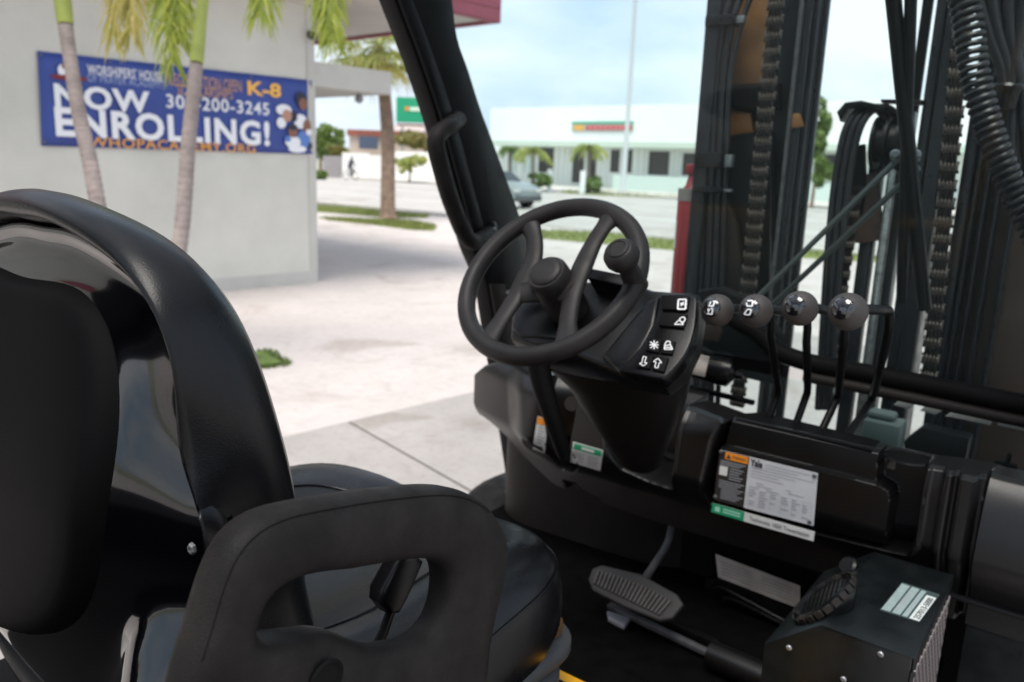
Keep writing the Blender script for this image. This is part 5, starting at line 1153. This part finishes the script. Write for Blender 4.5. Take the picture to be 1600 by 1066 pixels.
def bp(xy, d, w=0.): return [BO+np.array([1, 0, 0])*x_+bu*v_+bk*(d+.21*max(v_, -.05)*w) for x_, v_ in xy]
def bps(xy, d):
    out = []
    for x_, v_ in xy:
        top_ = min(max((v_-.10)/.20, 0), 1); top_ = top_*top_*(3-2*top_); d2 = d-(min(d, .080)-.032)*.82*top_*(d > .032)
        th_ = float(np.interp(x_, [.02, .15], [-.30, .045])); out.append(BO+np.array([1, 0, 0])*x_+bu*v_+bk*(d2+.85*max(0, th_-v_)**1.15))
    return out
def ctr_scale(xy, s_, vc=.10): q = xy.copy(); q[:, 0] = -.045+(q[:, 0]+.045)*s_; q[:, 1] = vc+(q[:, 1]-vc)*s_; return q
def inset(xy, a):
    q = xy.copy(); t_ = np.roll(q, -1, 0)-np.roll(q, 1, 0); t_ /= np.linalg.norm(t_, axis=1)[:, None]+1e-9; nn = np.stack([-t_[:, 1], t_[:, 0]], 1); q += nn*a; 
    for _ in range(1): q = (np.roll(q, 1, 0)+2*q+np.roll(q, -1, 0))/4
    return q
mixp = lambda a, b, t_: a*(1-t_)+b*t_
rings = [bp(ctr_scale(O_, .03), -.070, 1), bp(ctr_scale(O_, .5), -.082, 1), bp(ctr_scale(O_, .8), -.090, 1), bp(inset(O_, .022), -.086, 1), bp(inset(O_, .010), -.076, 1), bp(inset(O_, .003), -.062, 1), bp(O_, -.046, 1), bp(mixp(O_, I_, .02), -.030, .9), bp(mixp(O_, I_, .10), -.010, .75), bp(mixp(O_, I_, .22), .010, .55), bp(mixp(O_, I_, .38), .028, .38),
         bp(mixp(O_, I_, .56), .041, .22), bp(mixp(O_, I_, .76), .048, .1), bp(mixp(O_, I_, .9), .046, .03), bp(I_, .038), bp(inset(I_, .004), .026), bp(inset(I_, .012), .016)]
bm = bmesh.new(); a_loft(bm, rings, True, False); bc = B('backrest_cushion', bm, leather, seat, angle=180)
rings = [bps(inset(I_, .004), .020), bps(inset(I_, .005), .038), bps(inset(I_, .007), .044), bps(inset(I_, .010), .045), bps(inset(I_, .013), .040), bps(inset(I_, .017), .032), bps(inset(I_, .023), .031), bps(mixp(inset(I_, .023), Pq, .2), .041), bps(mixp(inset(I_, .023), Pq, .4), .051), bps(mixp(inset(I_, .023), Pq, .6), .060), bps(mixp(inset(I_, .023), Pq, .8), .069), bps(Pq, .077), bps(ctr_scale(Pq, .9), .082), bps(ctr_scale(Pq, .02), .082)]
bm = bmesh.new(); a_loft(bm, rings, False, True); sh_ = B('backrest_shell', bm, gloss, seat, angle=180); sh_.modifiers.new('smooth', 'SUBSURF').render_levels = 1
rings = [bps(inset(Pq, .000), .076), bps(inset(Pq, .003), .084), bps(inset(Pq, .007), .090), bps(inset(Pq, .013), .095), bps(inset(Pq, .022), .098), bps(ctr_scale(Pq, .75), .100), bps(ctr_scale(Pq, .5), .101), bps(ctr_scale(Pq, .02), .101)]
bm = bmesh.new(); a_loft(bm, rings, False, True); B('backrest_pocket', bm, pouchm, seat, angle=180)
x_, v_ = bpx(304, 856, .045); p = BO+np.array([x_, 0, 0])+bu*v_+bk*.046
bm = bmesh.new(); a_lathe(bm, [(0, .0052), (.002, .0052), (.0035, .004), (.0036, .0022), (.002, .0018), (.002, .0003)], p, bk, 6); sc1 = B('screw', bm, zinc, seat)
# metal strip at the far left edge
# hip restraint
HX = .352
outer = [(768, 930), (757, 985), (752, 1066), (745, 1250), (560, 1300), (300, 1300), (235, 1150), (262, 1066), (285, 1010), (300, 960), (318, 890), (334, 845), (362, 810), (402, 791), (470, 778), (560, 764), (640, 756), (690, 753), (730, 762), (762, 785), (783, 820), (791, 858), (784, 895)]
hole = [(682, 925), (676, 960), (660, 985), (625, 1003), (560, 1003), (530, 990), (505, 980), (470, 980), (440, 992), (388, 1006), (384, 980), (390, 950), (402, 920), (430, 898), (480, 889), (530, 886), (590, 876), (640, 868), (668, 866), (680, 880)]
def angsort(pts, c0, nn=120):
    pts = [((pts[i][0]*(6-q_)+pts[(i+1) % len(pts)][0]*q_)/6, (pts[i][1]*(6-q_)+pts[(i+1) % len(pts)][1]*q_)/6) for i in range(len(pts)) for q_ in range(6)]
    P = np.array([(p[1]-0., p[2]) for p in [X(a, b, HX) for a, b in pts]]); a = np.arctan2(P[:, 1]-c0[1], P[:, 0]-c0[0]); r_ = np.hypot(P[:, 0]-c0[0], P[:, 1]-c0[1])
    k = np.argsort(a); a, r_ = a[k], r_[k]; a3 = np.concatenate([a-2*math.pi, a, a+2*math.pi]); r3 = np.concatenate([r_, r_, r_]); tt = np.linspace(-math.pi, math.pi, nn, endpoint=False)
    rr = np.interp(tt, a3, r3)
    q = np.stack([c0[0]+rr*np.cos(tt), c0[1]+rr*np.sin(tt)], 1)
    for _ in range(8): q = (np.roll(q, 1, 0)+2*q+np.roll(q, -1, 0))/4
    return q
c0p = X(540, 935, HX); c0 = (c0p[1], c0p[2])
Oq = angsort(outer, c0); Hq = angsort(hole, c0); c0a = np.array(c0); Oq = c0a+(Oq-c0a)*.975; Hq = c0a+(Hq-c0a)*1.02
bm = bmesh.new(); th = .0235; cs = []; K = 24
for k in range(K):
    a = 2*math.pi*k/K; ca_, sa_ = math.cos(a), math.sin(a); cs.append((.5-.5*(abs(ca_)**.8)*(1 if ca_ > 0 else -1), th*(abs(sa_)**.75)*(1 if sa_ > 0 else -1)))
rings = [[(HX+dx, *(Oq[i]*(1-w_)+Hq[i]*w_)) for i in range(len(Oq))] for w_, dx in cs]
rings.append(rings[0])
a_loft(bm, rings, False, False); bmesh.ops.remove_doubles(bm, verts=bm.verts[:], dist=1e-5); hr = B('hip_restraint', bm, rubber, seat, angle=180)
for w_, dx in ((.06, th*.62),):
    bm = bmesh.new(); i0 = [i for i in range(len(Oq)) if Oq[i][1] > c0[1]-.02]
    pts = [(HX+dx+.0004, *(Oq[i]*(1-w_)+Hq[i]*w_)) for i in range(len(Oq)) if Oq[i][1] > c0[1]+.02]
    a_tube(bm, pts, .0009, 5); B('mould_line', bm, rubber, hr)
# a shallow bolt recess near the bottom
bm = bmesh.new(); a_lathe(bm, [(0, .016), (.002, .014), (-.001, .010), (-.001, .002)], X(510, 1063, HX+th*.98), (1, 0, 0), 24); B('bolt_plug', bm, matteblk, hr)
# belt buckle
bx0 = .285
bc_ = [X(a, b, bx0) for a, b in ((628, 872), (650, 868), (664, 878), (640, 935), (626, 960), (612, 962), (598, 945), (600, 925))]
bm = bmesh.new(); a_prism(bm, bc_, (-.022, 0, 0), .005, 3); bk1 = B('seatbelt_buckle', bm, plastic2, seat)
bm = bmesh.new(); a_tube(bm, [X(612, 950, bx0-.01), X(600, 985, bx0-.01), X(575, 1040, bx0-.01)], .012, 8, flat=.4); B('buckle_stalk', bm, plastic2, seat)

# ------------------------------------------------------------------ extinguisher behind the left mast rail
ec = at(1066, 500, 2.4); ex_, ey_ = float(ec[0]), float(ec[1]); kz = 2.4/F
ext = thing('fire_extinguisher', 'red fire extinguisher standing beside the left mast rail behind the windshield', 'extinguisher', (ex_, ey_, float(ec[2])))
zb = float(at(1060, 560, 2.4)[2]); zt2 = float(at(1066, 310, 2.4)[2])
bm = bmesh.new(); a_lathe(bm, [(0, .038), (.01, .041), (zt2-zb, .041), (zt2-zb+.025, .034), (zt2-zb+.04, .022), (zt2-zb+.075, .014)], (ex_, ey_, zb), (0, 0, 1), 28); B('cylinder', bm, redm, ext)
bm = bmesh.new(); a_lathe(bm, [(0, .042), (.035, .042)], (ex_, ey_, zt2-.004), (0, 0, 1), 28); B('collar_label', bm, mat('grey_collar', (.16, .14, .13), .5), ext)
bm = bmesh.new(); a_loft(bm, [[(ex_+.0418*math.cos(a), ey_+.0418*math.sin(a), z_) for a in np.linspace(R(-165), R(-130), 6)] for z_ in (zt2-.06, zt2-.14)], False, False, closed=False); B('paper_label', bm, white_l, ext, angle=180)
bm = bmesh.new(); a_box(bm, (ex_-.02, ey_-.02, zt2+.07), (ex_+.02, ey_+.02, zt2+.1), .004); B('valve', bm, redm, ext)
yplate('extinguisher_shelf', [(1040, 562), (1100, 562), (1100, 575), (1040, 575)], float(ey_-.05), .1, steelblk)

GR['kind'] = 'stuff'
# nothing deeper than thing > part > sub-part
def chain_up(o):
    c = [o]
    while c[-1].parent: c.append(c[-1].parent)
    return c[::-1]
bpy.context.view_layer.update()
for o in [o for o in bpy.data.objects if len(chain_up(o)) > 3]:
    c = chain_up(o); W = o.matrix_world.copy(); pw = c[1].matrix_world.copy(); o.parent = c[1]; o.matrix_parent_inverse = pw.inverted(); o.matrix_basis = W
